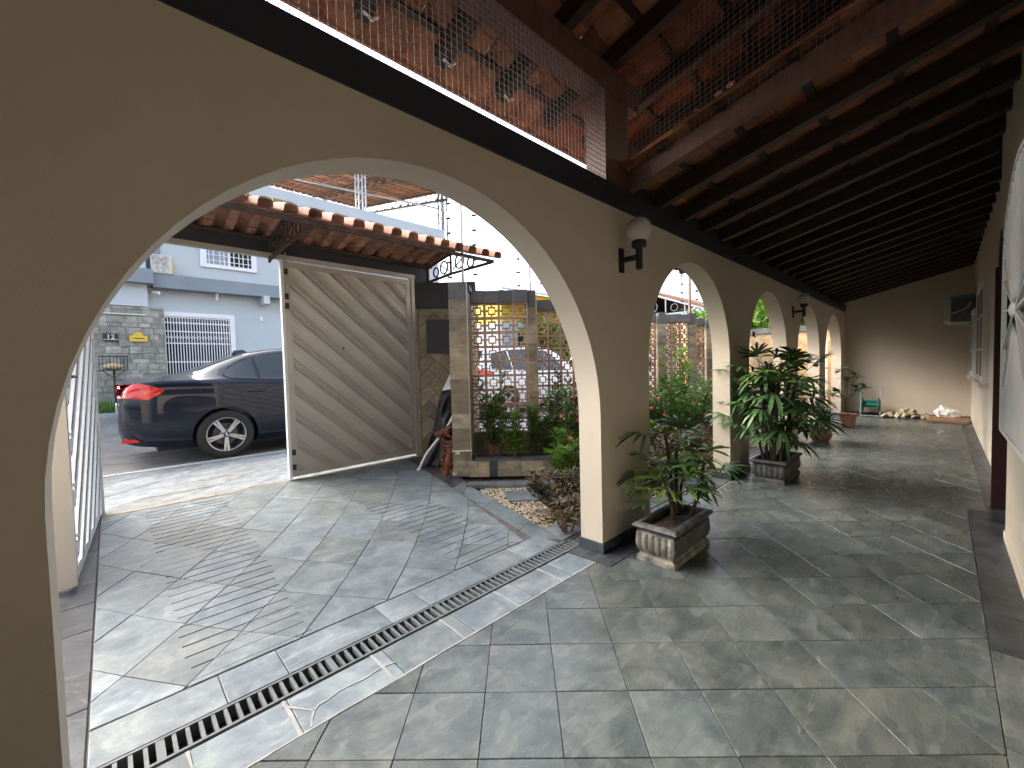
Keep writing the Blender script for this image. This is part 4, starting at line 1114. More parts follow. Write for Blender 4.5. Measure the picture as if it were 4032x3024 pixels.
shrub('flowering_shrub', 'bright green shrub with one large coral bloom beside the wide arch edge', (3.25,2.68,.0), rstems(9,.16,.14,.2,.52,.06,4), .065, 110, 'ixora_lt', 4, G1, [(.02,-.12,.43)])
shrub('bronze_shrub', 'bronze leaved shrub rising by the slim pillar', (4.02,3.1,0), rstems(14,.28,.2,.55,1.12,.08,5), .075, 60, 'redleaf', 5, None)
shrub('flowering_shrub', 'green shrub with coral blooms hidden behind the first column edge', (4.25,2.75,0), rstems(14,.28,.25,.3,.8,.08,6), .07, 110, 'ixora', 6, G1, [(-.25,-.2,.55)])
shrub('flowering_shrub', 'tall bright green shrub rising before the block screens in the second arch', (6.25,2.85,0), rstems(16,.26,.24,.7,1.38,.08,7), .08, 130, 'ixora_lt', 7, G1, [(-.2,-.25,.93)])
shrub('flowering_shrub', 'wide dark green shrub with coral blooms in the second arch', (5.75,2.55,0), rstems(26,.5,.32,.4,.95,.09,8), .075, 120, 'ixora', 8, G1, [(-.3,-.3,.62),(.25,-.34,.72),(-.05,-.36,.46),(.4,-.3,.52)])
shrub('flowering_shrub', 'dark shrub half hidden behind the second column', (7.1,2.6,0), rstems(20,.45,.35,.5,1.05,.09,9), .075, 70, 'ixora', 9, G1)
shrub('flowering_shrub', 'shrub with coral blooms at the left edge of the second arch', (4.95,2.75,0), rstems(14,.25,.25,.35,.85,.08,10), .075, 110, 'ixora', 10, G1, [(-.15,-.25,.6),(.1,-.3,.5),(.0,-.28,.72)])
shrub('bronze_shrub', 'low bronze leaved plant sprawling over the pebbles by the first column', (2.62,2.05,0), rstems(24,.34,.20,.12,.36,.07,12), .064, 48, 'redleaf', 12, None, (), .5, up=.15)
shrub('bronze_shrub', 'bronze leaved plant trailing onto the drain grate at the first column', (2.24,1.80,0), rstems(7,.10,.06,.10,.24,.06,13), .07, 16, 'redleaf', 13, None, (), .45, up=.1)
shrub('bronze_shrub', 'bronze leaved ground plant in the middle of the second arch', (4.75,2.1,0), rstems(30,.5,.24,.18,.46,.08,14), .07, 50, 'redleaf', 14, None, (), .5, up=.15)
shrub('bronze_shrub', 'bronze leaved ground plant beside the drain before the second column', (3.7,2.05,0), rstems(24,.45,.2,.12,.36,.08,15), .066, 48, 'redleaf', 15, None, (), .5, up=.15)
shrub('bronze_shrub', 'bronze leaved plant behind the second column', (5.9,2.0,0), rstems(20,.4,.2,.2,.5,.08,16), .08, 34, 'redleaf', 16, None, (), .5, up=.15)
vine = thing('creeper', 'tangle of bare reddish runners over the pebbles by the drain', 'creeper', (2.4,2.0,0))
rv = random.Random(4)
for k in range(22):
    x, y = 2.30+rv.random()*.45, 1.80+rv.random()*.45; pts = [Vector((x,y,.0))]
    a = rv.uniform(0,6.3)
    for i in range(6):
        a += rv.uniform(-.7,.7); pts.append(pts[-1]+Vector((math.cos(a)*.06, math.sin(a)*.06, rv.uniform(-.02,.03)))); pts[-1].z = max(.006, min(.14, pts[-1].z))
    MB().tube(smooth(pts,3), .0028, 4).obj('runner', P['twig'], vine, True)

# round pots
def pot(name, label, x, y, prof, mat, soilr, soilz, rim=0):
    T = thing(name, label, 'pot', (x,y,0), group='round clay pots')
    MB().lathe([(.001,.0)]+prof, 28, (x,y,0)).obj('pot_body', mat, T, True)
    MB().lathe([(soilr,soilz),(.001,soilz+.012)], 20, (x,y,0)).obj('potting_soil', P['soil'], T)
    return T
pot('clay_pot', 'round brown clay pot bulging at the waist past the big palm', 7.18, 1.19, [(.085,0),(.12,.04),(.137,.09),(.13,.135),(.112,.165),(.118,.185),(.128,.19),(.12,.194),(.108,.18)], P['terracotta_dk'], .108, .17)
shrub('potted_plant', 'leafy green plant spilling from the brown clay pot', (7.18,1.19,.17), rstems(10,.10,.09,.10,.36,.1,21), .10, 11, 'frangi', 21, None, (), .6, cat='plant')
T = pot('clay_pot', 'flared terracotta pot with crimped rim under the small tree', 9.16, 1.13, [(.085,0),(.105,.08),(.118,.17),(.126,.185),(.138,.20),(.145,.207),(.138,.212),(.118,.195)], P['terracotta'], .118, .185)
ft = thing('potted_tree', 'small broad leaved tree with bare forked stem in the flared pot', 'plant', (9.16,1.13,.18))
tops = [(0,.02,.62,0),(-.16,.14,.44,0),(.12,-.18,.50,0),(.02,.22,.36,0),(.16,-.06,.70,0),(-.14,-.12,.46,0),(.05,.10,.80,0)]
mb = MB(); mb.tube([(0,0,0),(.005,.01,.14),(0,.02,.30)], [.014,.012,.011], 7)
fmm = MB(); rf = random.Random(9)
for (dx,dy,h,_) in tops:
    mb.tube(smooth([(0,.02,.28),(dx*.5,dy*.5,.28+(h-.28)*.4),(dx,dy,h)],4), .008, 6)
    for k in range(15):
        a = k*2.4; d = Vector((math.cos(a), math.sin(a), rf.uniform(-.25,.8))).normalized(); s = d.cross(Vector((0,0,1))).normalized(); u = s.cross(d); l = rf.uniform(.12,.19); w = l*.36; p = Vector((dx,dy,h+rf.uniform(-.05,.03)))
        fmm.add([p, p+d*l*.5+s*w*.5, p+d*l-u*l*.2, p+d*l*.5-s*w*.5, p+d*l*.5-u*l*.03], [(0,1,4),(1,2,4),(2,3,4),(3,0,4)])
o = bpy.data.objects.new('trunk', mb.mesh('trunk', P['bark'], True)); col.objects.link(o); o.parent = ft
o = bpy.data.objects.new('crown', fmm.mesh('crown', P['frangi'])); col.objects.link(o); o.parent = ft; o['kind'] = 'stuff'

# hose reel
hr = thing('hose_reel', 'green and grey hose reel cart standing against the far end wall', 'hose reel', (10.85,1.0,0))
fr_ = MB()
for y in (.84, 1.14):
    fr_.tube(smooth([(10.78,y,.02),(10.84,y,.30),(10.92,y,.60)],4), .009, 6)
fr_.tube([(10.92,.84,.60),(10.92,1.14,.60)], .009, 6); fr_.tube([(10.78,.84,.02),(10.78,1.14,.02)], .009, 6); fr_.obj('cart_frame', P['galv'], hr, True)
for y in (.87, 1.11):
    MB().lathe([(.001,-.012),(.12,-.012),(.13,0),(.12,.012),(.001,.012)], 20, (10.85,y,.24), 'y').obj('drum_flange', P['hosegreen'], hr)
    MB().lathe([(.001,-.012),(.045,-.012),(.05,0),(.045,.012),(.001,.012)], 14, (10.97,y,.05), 'y').obj('wheel', P['black'], hr)
MB().tube([(10.85,.88,.24),(10.85,1.10,.24)], .055, 12).obj('drum', P['hosegreen'], hr)
boxm(10.79,10.83,.86,1.12,.30,.33).obj('cross_bar', P['hosegreen'], hr)
# rubble, plank, bag at the end wall
rr_ = random.Random(3)
rp = thing('rubble_pile', 'low heap of broken pale stones against the far end wall', 'rubble', (10.85,.5,0))
for k in range(38):
    y = .18+rr_.random()*.62; s = rr_.uniform(.03,.075); hgt = max(0, 1-abs(y-.50)/.36)
    z = s*.45+rr_.random()*.12*hgt; x = 10.72+rr_.random()*.25
    mb = MB(); mb.ball((0,0,0), s, 3, (1.3,1,.65))
    mb.v = [(v[0]*rr_.uniform(.8,1.2), v[1]*rr_.uniform(.8,1.2), v[2]*rr_.uniform(.8,1.2)) for v in mb.v]
    put('stone', mb.mesh('stone', P['rubble']), rp, (x,y,z), (rr_.random(), rr_.random(), rr_.random()*3))
for k in range(4):
    mb = MB(); y0 = .20-.02*k
    mb.bar((10.45+.09*k, y0, .03+.026*(k>1)), (10.40+.10*k, -.33, .028+.026*(k>1)), .10, .045)
    tag(mb.obj('plank', P['plank']), ['dirty brown plank lowest and nearest on the pile by the end wall','second dirty plank behind the nearest one by the end wall','upper dirty plank lying across the others by the end wall','rearmost dirty plank right against the end wall'][k], 'plank')
mb = MB(); mb.ball((10.70,-.06,.13), .13, 9, (.8,1.25,.8)); rb_ = random.Random(2)
mb.v = [(v[0]+rb_.uniform(-.022,.022), v[1]+rb_.uniform(-.03,.03)+.25*(v[2]-.13), max(.075, v[2]+rb_.uniform(-.028,.028))) for v in mb.v]
mb.add([(10.66,-.02,.20),(10.74,-.02,.20),(10.72,.03,.20),(10.69,.0,.29),(10.71,.035,.27)], [(0,1,3),(1,2,4),(2,0,4),(1,4,3),(0,3,4)])
tag(mb.obj('plastic_bag', P['bag'], None, False), 'crumpled white plastic bag lying on the planks', 'bag')

# air conditioner on house wall
ac = thing('air_conditioner', 'old window air conditioner jutting from the house wall near the far corner', 'air conditioner', (10.3,-.2,1.9))
boxm(10.0,10.55,YH,-.085,1.72,2.10).obj('casing', P['acgrey'], ac)
boxm(9.985,10.56,-.083,0.0,1.73,2.09).obj('front_grille', P['acpale'], ac)
MB().bar((10.0,YH+.02,2.13),(10.0,-.06,2.118),.03,.03).obj('top_rail', P['acblue'], ac)
boxm(9.99,10.57,YH+.01,-.06,2.102,2.125).obj('cover_sheet', P['acblue'], ac)
MB().tube(smooth([(9.97,YH+.06,2.02),(9.96,-.26,1.93),(9.96,-.12,1.86),(9.96,0.0,1.82)],5), .014, 8).obj('drain_hose', P['acpale'], ac, True)
bb = MB(); bb.bar((10.02,YH,1.69),(10.02,-.05,1.705),.03,.03); bb.bar((10.5,YH,1.69),(10.5,-.05,1.705),.03,.03); bb.obj('shelf', P['white'], ac)

# ornamental window grille projecting from the house wall
gr = thing('window_grille', 'white arched iron window grille with fan of bars at the right edge', 'window grille', (2.5,-.22,1.3))
GYp = -.20; gx0, gx1, gz0, zsp = 2.0, 3.07, .80, 1.55
fm_ = MB(); rad = (gx1-gx0)/2; gcx = (gx0+gx1)/2
arcp = [(gcx+rad*math.cos(math.pi*k/20), GYp, zsp+rad*.70*math.sin(math.pi*k/20)) for k in range(21)]
for a, b in zip(arcp, arcp[1:]): fm_.bar(a, b, .016, .016, (0,1,0))
fm_.bar((gx0,GYp,gz0),(gx0,GYp,zsp),.016,.016); fm_.bar((gx1,GYp,gz0),(gx1,GYp,zsp),.016,.016); fm_.bar((gx0,GYp,gz0),(gx1,GYp,gz0),.016,.02)
for x in (gx0, gx1): fm_.bar((x,GYp,gz0),(x,-.28,gz0),.014,.014); fm_.bar((x,GYp,zsp),(x,-.28,zsp),.014,.014)
fm_.obj('grille_frame', P['white'], gr)
hub = Vector((gcx+.06, GYp, 1.33))
ends = [(gx0+ (gx1-gx0)*k/22, GYp, gz0) for k in range(23)] + arcp[1:-1] + [(gx0,GYp,z) for z in (1.0,1.18,1.36,1.5)] + [(gx1,GYp,z) for z in (1.0,1.18,1.36,1.5)]
bm_ = None
for e in ends: MB().bar(tuple(hub), e, .009, .012, (0,1,0)).obj('fan_bar', P['white'], gr)
MB().ball(tuple(hub), .035, 8, (1,.6,1)).obj('hub', P['white'], gr, True)
mb = MB(); mb.box(gx0+.03,gx1-.03,-.284,-.2805,gz0+.02,zsp)
arcs = [(gcx+(rad-.03)*math.cos(math.pi*k/20), zsp+(rad*.7-.03)*math.sin(math.pi*k/20)) for k in range(21)]
mb.add([(x,-.2805,z) for x,z in arcs]+[(gcx,-.2805,zsp)], [(k+1,k,21) for k in range(20)])
mb.obj('window_pane', P['darkroom'], gr)
MB().box(3.04,3.055,-.285,-.27,.28,.36).obj('wall_socket', P['white'], gr)

# ================================================================== cars
def interp(T, x):
    """smooth (monotone-ish) interpolation of a table [(x,v),...]"""
    if x <= T[0][0]: return T[0][1]
    if x >= T[-1][0]: return T[-1][1]
    for i in range(len(T)-1):
        if T[i][0] <= x <= T[i+1][0]:
            x0, v0 = T[i]; x1, v1 = T[i+1]; h = x1-x0; t = (x-x0)/h
            def m(k):
                if k == 0: return (T[1][1]-T[0][1])/(T[1][0]-T[0][0])
                if k == len(T)-1: return (T[-1][1]-T[-2][1])/(T[-1][0]-T[-2][0])
                a = (T[k][1]-T[k-1][1])/(T[k][0]-T[k-1][0]); b = (T[k+1][1]-T[k][1])/(T[k+1][0]-T[k][0])
                return 0 if a*b <= 0 else 2*a*b/(a+b)
            m0, m1 = m(i)*h, m(i+1)*h
            return v0*(2*t**3-3*t*t+1)+m0*(t**3-2*t*t+t)+v1*(-2*t**3+3*t*t)+m1*(t**3-t*t)
SEDAN = dict(L=4.62, wx=(1.055,3.84), wr=.330, ww=.215,
    top=[(0,.66),(.03,.95),(.06,1.075),(.10,1.115),(.22,1.125),(.5,1.155),(.72,1.19),(1.05,1.325),(1.45,1.465),(1.85,1.522),(2.2,1.53),(2.6,1.50),(2.9,1.42),(3.4,1.16),(3.55,1.09),(4.1,.96),(4.45,.82),(4.58,.66),(4.62,.57)],
    belt=[(0,.64),(.03,.89),(.06,.98),(.15,1.045),(.5,1.075),(1.0,1.065),(2.0,1.03),(3.0,1.0),(3.5,.97),(4.1,.86),(4.45,.72),(4.62,.52)],
    bot=[(0,.42),(.05,.31),(.25,.25),(.6,.21),(1.6,.18),(3.2,.18),(4.2,.20),(4.5,.25),(4.62,.36)],
    hw=[(0,.62),(.03,.72),(.10,.805),(.25,.865),(.6,.895),(1.1,.905),(2.2,.905),(3.6,.90),(4.1,.86),(4.4,.76),(4.55,.62),(4.62,.48)],
    rw=[(0,.52),(.1,.70),(.5,.72),(.8,.64),(1.2,.575),(1.8,.56),(2.6,.565),(3.1,.63),(3.5,.74),(4.1,.70),(4.5,.55),(4.62,.40)],
    win=[[(1.14,1.085),(1.06,1.135),(1.12,1.22),(1.30,1.335),(1.42,1.375),(1.455,1.06)],[(1.50,1.055),(1.465,1.39),(1.80,1.445),(1.96,1.45),(2.02,1.035)],[(2.10,1.03),(2.05,1.455),(2.40,1.455),(2.72,1.40),(3.10,1.16),(3.28,1.03)]],
    rear=(.80,1.42), front=(2.93,3.42), doors=(1.14,2.06,2.80,3.42), lamp=[(0,.87),(0,1.03),(.10,1.05),(.20,1.052),(.30,1.02),(.44,.958),(.36,.90),(.27,.845),(.12,.868)])
SUV = dict(L=4.5, wx=(.86,3.55), wr=.345, ww=.225,
    top=[(0,.70),(.03,.98),(.08,1.12),(.15,1.25),(.32,1.50),(.45,1.585),(.8,1.64),(1.5,1.68),(2.2,1.67),(2.6,1.62),(2.9,1.50),(3.3,1.22),(3.45,1.12),(4.0,1.03),(4.33,.92),(4.46,.76),(4.5,.62)],
    belt=[(0,.68),(.03,.92),(.08,1.02),(.3,1.07),(1.0,1.06),(2.0,1.03),(3.0,1.0),(3.45,.98),(4.0,.92),(4.33,.80),(4.5,.55)],
    bot=[(0,.46),(.05,.36),(.25,.29),(.6,.24),(1.6,.21),(3.2,.21),(4.1,.24),(4.4,.29),(4.5,.40)],
    hw=[(0,.66),(.03,.76),(.10,.83),(.25,.87),(.6,.90),(1.1,.91),(2.2,.91),(3.5,.90),(4.0,.86),(4.3,.76),(4.45,.62),(4.5,.5)],
    rw=[(0,.6),(.1,.72),(.3,.66),(.6,.62),(1.2,.61),(1.8,.61),(2.6,.62),(3.0,.68),(3.4,.76),(4.0,.72),(4.4,.56),(4.5,.42)],
    win=[[(.42,1.10),(.52,1.46),(1.0,1.54),(1.04,1.09)],[(1.10,1.09),(1.08,1.55),(1.8,1.58),(1.86,1.06)],[(1.93,1.06),(1.90,1.58),(2.45,1.53),(3.0,1.10),(3.05,1.03)]],
    rear=(.10,.46), front=(2.85,3.33), doors=(.75,1.07,1.90,3.2), lamp=[(.03,.95),(.03,1.10),(.10,1.12),(.42,1.06),(.46,1.02),(.34,.96)])
def pin(x, z, poly):
    ins = False; n = len(poly)
    for i in range(n):
        (x0,z0),(x1,z1) = poly[i], poly[(i+1)%n]
        if (z0 > z) != (z1 > z) and x < (x1-x0)*(z-z0)/(z1-z0)+x0: ins = not ins
    return ins
def car_section(S, x):
    zt, zb, w, wr, bt = interp(S['top'],x), interp(S['bot'],x), interp(S['hw'],x), interp(S['rw'],x), interp(S['belt'],x)
    bt = min(bt, zt-.02); mid = zb+(bt-zb)*.5
    pts = [(w*.55,zb),(w*.90,zb+.015),(w*.965,zb+.10),(w*.992,mid-.08),(w*1.0,mid+.06),(w*.985,bt-.135),(w*.972,bt-.09),(w*.975,bt-.05),(w*.945,bt)]
    g = zt-bt
    if g > .12:
        k = .045
        for t in (.12,.3,.5,.7,.86): pts.append((w*.935+(wr+.012-w*.935)*t, bt+(g-k)*t))
        pts += [(wr,zt-k),(wr-.03,zt-.026),(wr*.86,zt-.012),(wr*.55,zt-.003),(0,zt)]
    else:
        e = w*.945
        for t in (.05,.12,.22,.32,.42): pts.append((e*(1-t), bt+g*min(1,t*2.2)))
        pts += [(e*.5,zt-.012*min(1,g*8)),(e*.4,zt-.006),(e*.3,zt-.003),(e*.15,zt-.001),(0,zt)]
    return pts
def bool_cut(me, cutters):
    o = bpy.data.objects.new('tmp_body', me); col.objects.link(o); cs = []
    for c in cutters:
        k = bpy.data.objects.new('tmp_cut', c); col.objects.link(k); cs.append(k)
        mo = o.modifiers.new('b', 'BOOLEAN'); mo.object = k; mo.operation = 'DIFFERENCE'; mo.solver = 'EXACT'
    dg = bpy.context.evaluated_depsgraph_get(); r = bpy.data.meshes.new_from_object(o.evaluated_get(dg))
    for k in cs+[o]: bpy.data.objects.remove(k)
    return r
def make_car(S, label, loc, sc_, paint, logo):
    T = thing('parked_car', label, 'car', loc); Lx = S['L']
    nx = 150; xs = [Lx*(i/nx) for i in range(nx+1)]
    xs = sorted(set([0,.012,.03,.05]+[Lx-.012,Lx-.03]+xs))
    mb = MB(); m_ = None
    for x in xs:
        h = car_section(S, x); full = [(y,z) for y,z in h]+[(-y,z) for y,z in h[::-1][1:]]
        if m_ is None: m_ = len(full)
        mb.v += [(x,y,z) for y,z in full]
    for i in range(len(xs)-1):
        for k in range(m_): mb.f.append((i*m_+k, (i+1)*m_+k, (i+1)*m_+(k+1)%m_, i*m_+(k+1)%m_))
    mb.f.append(tuple(range(m_))); n_ = len(xs)-1; mb.f.append(tuple(n_*m_+k for k in range(m_-1,-1,-1)))
    me = mb.mesh('body', paint)
    b = bmesh.new(); b.from_mesh(me); bmesh.ops.recalc_face_normals(b, faces=b.faces); b.to_mesh(me); b.free()
    cut = []
    for wx in S['wx']:
        for sg in (-1,1):
            c = MB(); c.lathe([(.0001,0),(S['wr']+.042,0),(S['wr']+.042,.42),(.0001,.42)], 36, (wx, sg*1.0 - (.42 if sg > 0 else 0), S['wr']), 'y')
            cm = c.mesh('c'); bb = bmesh.new(); bb.from_mesh(cm); bmesh.ops.remove_doubles(bb, verts=bb.verts, dist=1e-3); bmesh.ops.recalc_face_normals(bb, faces=bb.faces); bb.to_mesh(cm); bb.free(); cut.append(cm)
    me = bool_cut(me, cut)
    # split faces into body, side windows, screens, tail lamps
    groups = {'body':[], 'rear_window':[], 'windscreen':[]}
    for p in me.polygons:
        c = p.center; n = p.normal; key = 'body'
        bt = interp(S['belt'], c.x)
        if c.z > bt+.02 and n.z > .05:
            if S['rear'][0] < c.x < S['rear'][1]-.06 and abs(c.y) < interp(S['rw'], c.x)-.05: key = 'rear_window'
            if S['front'][0]+.04 < c.x < S['front'][1] and abs(c.y) < interp(S['rw'], c.x)-.045: key = 'windscreen'
        groups[key].append(p.index)
    def sub(keys, name, mat, parent, push=0.):
        vm = {}; mb = MB()
        for key in keys:
            for pi in groups[key]:
                f = []
                for vi in me.polygons[pi].vertices:
                    if vi not in vm:
                        vm[vi] = len(mb.v); v = me.vertices[vi]; q = v.co+v.normal*push; mb.v.append(tuple(q))
                    f.append(vm[vi])
                mb.f.append(tuple(f))
        if not mb.f: return None
        return local(name, mb.mesh(name, mat, True), parent)
    sub(['body'], 'body', paint, T)
    sub(['rear_window'], 'rear_window', P['carglass'], T); sub(['windscreen'], 'windscreen', P['carglass'], T)
    def ysurf(x, z):
        h = car_section(S, x)
        for (y0,z0),(y1,z1) in zip(h, h[1:]):
            if min(z0,z1) <= z <= max(z0,z1) and abs(z1-z0) > 1e-5: return y0+(y1-y0)*(z-z0)/(z1-z0)
        return h[3][0]
    def patch(poly, sg, push, rows=16, cols=14):
        mb = MB(); zs = [q[1] for q in poly]; z0, z1 = min(zs)+1e-4, max(zs)-1e-4; grid = []
        for r_ in range(rows+1):
            z = z0+(z1-z0)*r_/rows; xs_ = []
            for (xa,za),(xb,zb) in zip(poly, poly[1:]+poly[:1]):
                if (za > z) != (zb > z): xs_.append(xa+(z-za)/(zb-za)*(xb-xa))
            if len(xs_) < 2: continue
            a, b = max(min(xs_), .006), max(xs_)
            row = []
            for c in range(cols+1):
                x = a+(b-a)*c/cols; row.append((x, sg*(ysurf(x, z)+push), z))
            grid.append(row)
        nc = cols+1; mb.v = [p for r_ in grid for p in r_]
        for r_ in range(len(grid)-1):
            for c in range(cols):
                q = (r_*nc+c, r_*nc+c+1, (r_+1)*nc+c+1, (r_+1)*nc+c); mb.f.append(q if sg < 0 else q[::-1])
        return mb
    for sg in (-1, 1):
        local('tail_lamp', patch(S['lamp'], sg, .006).mesh('tail_lamp', P['redlens'], 'all'), T)
        for w in S['win']: local('side_window', patch(w, sg, .004).mesh('side_window', P['carglass'], 'all'), T)
    # trim round the glass, door shut lines, handles, fuel flap on the near side (-y) and mirrored
    for sg in (-1, 1):
        for w in S['win']:
            pts = []
            for (xa,za),(xb,zb) in zip(w, w[1:]+w[:1]):
                for k in range(5): pts.append(Vector((xa+(xb-xa)*k/5, sg*(ysurf(xa+(xb-xa)*k/5, za+(zb-za)*k/5)+.004), za+(zb-za)*k/5)))
            pts.append(pts[0])
            mb2 = MB(); mb2.tube(pts, .008, 5); local('window_trim', mb2.mesh('window_trim', P['black']), T)
        ln = MB()
        d = S['doors']
        for xa in d[1:3]:
            ln.tube([(xa+.01*k, sg*(ysurf(xa+.01*k, z)+.001), z) for k, z in enumerate((.27,.45,.62,.8,1.0))], .004, 4)
        xq = d[0]
        zz_ = [(xq+.42,.24),(xq+.37,.42),(xq+.30,.62),(xq+.14,.82),(xq+.0,1.0)]
        ln.tube([(x, sg*(ysurf(x,z)+.001), z) for x, z in zz_], .004, 4)
        ln.tube([(x, sg*(ysurf(x,.30)+.001), .30-.0*x) for x in (1.45,2.2,3.0,3.42)], .004, 4)
        local('shut_line', ln.mesh('shut_line', P['black']), T)
        for xh in ((d[1]-.62, d[2]-.25) if logo else (d[1]-.2, d[2]-.3)):
            hz = interp(S['belt'], xh)-.155
            hm = MB(); pts = [Vector((xh-.10+.2*t, sg*(ysurf(xh, hz)+.006+.022*math.sin(math.pi*t)), hz+.004)) for t in (0,.15,.35,.65,.85,1)]
            hm.tube(pts, .012, 6); local('door_handle', hm.mesh('door_handle', paint, True), T)
            cupm = MB(); cupm.ball((xh-.01, sg*(ysurf(xh,hz)-.008), hz-.005), .05, 6, (1.2,.25,.5)); local('handle_recess', cupm.mesh('handle_recess', P['black'], True), T)
    if logo:
        fl_ = MB(); q = [(.80,.885),(.80,1.02),(.82,1.035),(1.02,1.035),(1.045,1.02),(1.045,.895),(1.02,.875),(.82,.875),(.80,.885)]
        fl_.tube([(x,-(ysurf(x,z)+.0005),z) for x,z in q], .003, 4); local('fuel_flap', fl_.mesh('fuel_flap', P['black']), T)
        an = MB(); an.add([(1.30,0,1.405),(1.52,.035,1.475),(1.52,-.035,1.475),(1.34,0,1.50),(1.46,0,1.515)], [(0,1,3),(0,3,2),(1,4,3),(4,2,3),(1,2,4)]); local('aerial_fin', an.mesh('aerial_fin', paint, True), T)
        rf = MB()
        for sg in (-1,1): rf.box(.02,.20,sg*.70-.10,sg*.70+.10,.335,.375)
        local('bumper_reflector', rf.mesh('bumper_reflector', P['redlens']), T)
        pl = MB(); pl.box(-.012,.004,-.26,.26,.66,.78); local('number_plate', pl.mesh('number_plate', P['acpale']), T)
        cr = MB(); cr.bar((.06,-.79,.56),(.30,-.855,.575),.01,.02); local('bumper_crease', cr.mesh('bumper_crease', paint), T)
        ve = MB(); ve.box(.95,1.25,.2,.3,1.435,1.44)
    # wheels
    for wx in S['wx']:
        for sg in (-1, 1):
            r = S['wr']; w = S['ww']; yo = sg*(.90 - .02)
            wh = bpy.data.objects.new('wheel', None); col.objects.link(wh); wh.parent = T; wh.location = (wx, yo, r); wh.rotation_euler = (0,.35,0); wh.empty_display_size = .1
            s1 = 1 if sg > 0 else -1
            ty = MB(); pr = [(r*.69,-w*s1),(r*.92,-w*s1),(r*.985,-w*.9*s1),(r,-w*.75*s1),(r,-w*.22*s1),(r*.985,-w*.08*s1),(r*.93,0),(r*.80,.004*s1),(r*.70,-.004*s1),(r*.685,-.03*s1)]
            ty.lathe(pr, 40, (0,0,0), 'y'); local('tyre', ty.mesh('tyre', P['rubber'], True), wh)
            ri = MB(); ri.lathe([(r*.70,-.006*s1),(r*.685,0),(r*.66,-.004*s1),(r*.64,-.03*s1),(r*.62,-w*.8*s1)], 40, (0,0,0), 'y')
            for k in range(5):
                a = 2*math.pi*k/5
                for da in (-.105,.105):
                    p0 = (r*.13*math.cos(a+da*1.6), -.030*s1, r*.13*math.sin(a+da*1.6)); p1 = (r*.66*math.cos(a+da*.9), -.012*s1, r*.66*math.sin(a+da*.9))
                    ri.bar(p0, p1, .026, .026, (0,1,0))
            ri.lathe([(.001,-.012*s1),(r*.115,-.014*s1),(r*.20,-.028*s1),(r*.20,-.06*s1)], 20, (0,0,0), 'y')
            local('rim', ri.mesh('rim', P['rim'], True), wh)
            di = MB(); di.lathe([(.001,-.10*s1),(r*.44,-.10*s1),(r*.44,-.12*s1)], 28, (0,0,0), 'y'); local('brake_disc', di.mesh('brake_disc', P['acgrey']), wh)
            bk_ = MB(); bk_.lathe([(.001,-w*.85*s1),(r*.66,-w*.85*s1)], 24, (0,0,0), 'y'); local('inner_rim', bk_.mesh('inner_rim', P['black']), wh)
            if logo and sg < 0:
                lg = MB(); lg.lathe([(.036,.0),(.034,-.004),(.001,-.004)], 24, (0,.012-.0,0), 'y'); local('hub_ring', lg.mesh('hub_ring', P['black']), wh)
                for k, mt in enumerate((P['blue'],P['white'],P['blue'],P['white'])):
                    qd = MB(); a0 = math.pi/2*k; vs = [(0,.0075,0)]+[(.024*math.cos(a0+math.pi/2*i/6), .0075, .024*math.sin(a0+math.pi/2*i/6)) for i in range(7)]
                    qd.add(vs, [(0,i,i+1) for i in range(1,7)]); qd.add([(x,y-.0008,z) for x,y,z in vs], [(0,i+1,i) for i in range(1,7)]); local('roundel_quarter', qd.mesh('roundel_quarter', mt), wh)
                for k in range(5):
                    a = 2*math.pi*(k+.5)/5; bo = MB(); bo.lathe([(.001,.008),(.012,.008),(.012,-.0)], 10, (r*.165*math.cos(a), .012-.012, r*.165*math.sin(a)), 'y'); local('wheel_bolt', bo.mesh('wheel_bolt', P['black']), wh)
    ub = MB(); ub.box(.35,4.2,-.62,.62,.17,.45); local('underbody', ub.mesh('underbody', P['black']), T)
    T.scale = (sc_,)*3
    return T
make_car(SEDAN, 'black sedan parked in the street beyond the open gate', (.06, 7.98, -.04), 1.05, P['carblack'], True)
make_car(SUV, 'white hatchback with red tail lamps parked behind the first block screen', (6.05, 8.25, -.04), 1.05, P['carwhite'], False)
make_car(SUV, 'white car parked farther along the street behind the second block screen', (11.4, 8.35, -.04), 1.08, P['carwhite'], False)

# ================================================================== house across the street
FY = 12.35
hs = thing('grey_house', 'grey blue two storey house across the street with a white barred garage', 'house', (3.5, 14, .4))
Hb = MB()
Hb.box(-6, .97, FY+.25, FY+9, .4, 5.3); Hb.box(2.36, 8.65, FY+.25, FY+9, .4, 5.3); Hb.box(.97, 2.36, FY+.25, FY+9, 2.64, 5.3); Hb.box(.97, 2.36, FY+2.2, FY+9, .4, 2.64)
Hb.obj('wall', P['greypaint'], hs)
boxm(-6, .70, FY-.06, FY+.25, 2.70, 5.3).obj('corner_block', P['greypaint'], hs)
boxm(-6, .80, FY-.30, FY+.245, 3.19, 3.50).obj('ledge', P['greydark'], hs); boxm(.80, 8.8, FY-.10, FY+.245, 3.15, 3.46).obj('ledge', P['greydark'], hs)
boxm(.70, .98, FY+.20, FY+.249, 3.47, 5.2).obj('dark_panel', P['greydark'], hs)
boxm(-6, 8.7, FY-.12, FY+.3, 5.24, 6.02).obj('parapet', P['greypaint'], hs)
boxm(-6, 8.75, FY-.20, FY-.121, 5.10, 5.42).obj('parapet_base', P['greydark'], hs)
boxm(2.95, 3.08, FY-.25, FY+.24, 2.95, 3.15).obj('beam_end', P['greypaint'], hs)
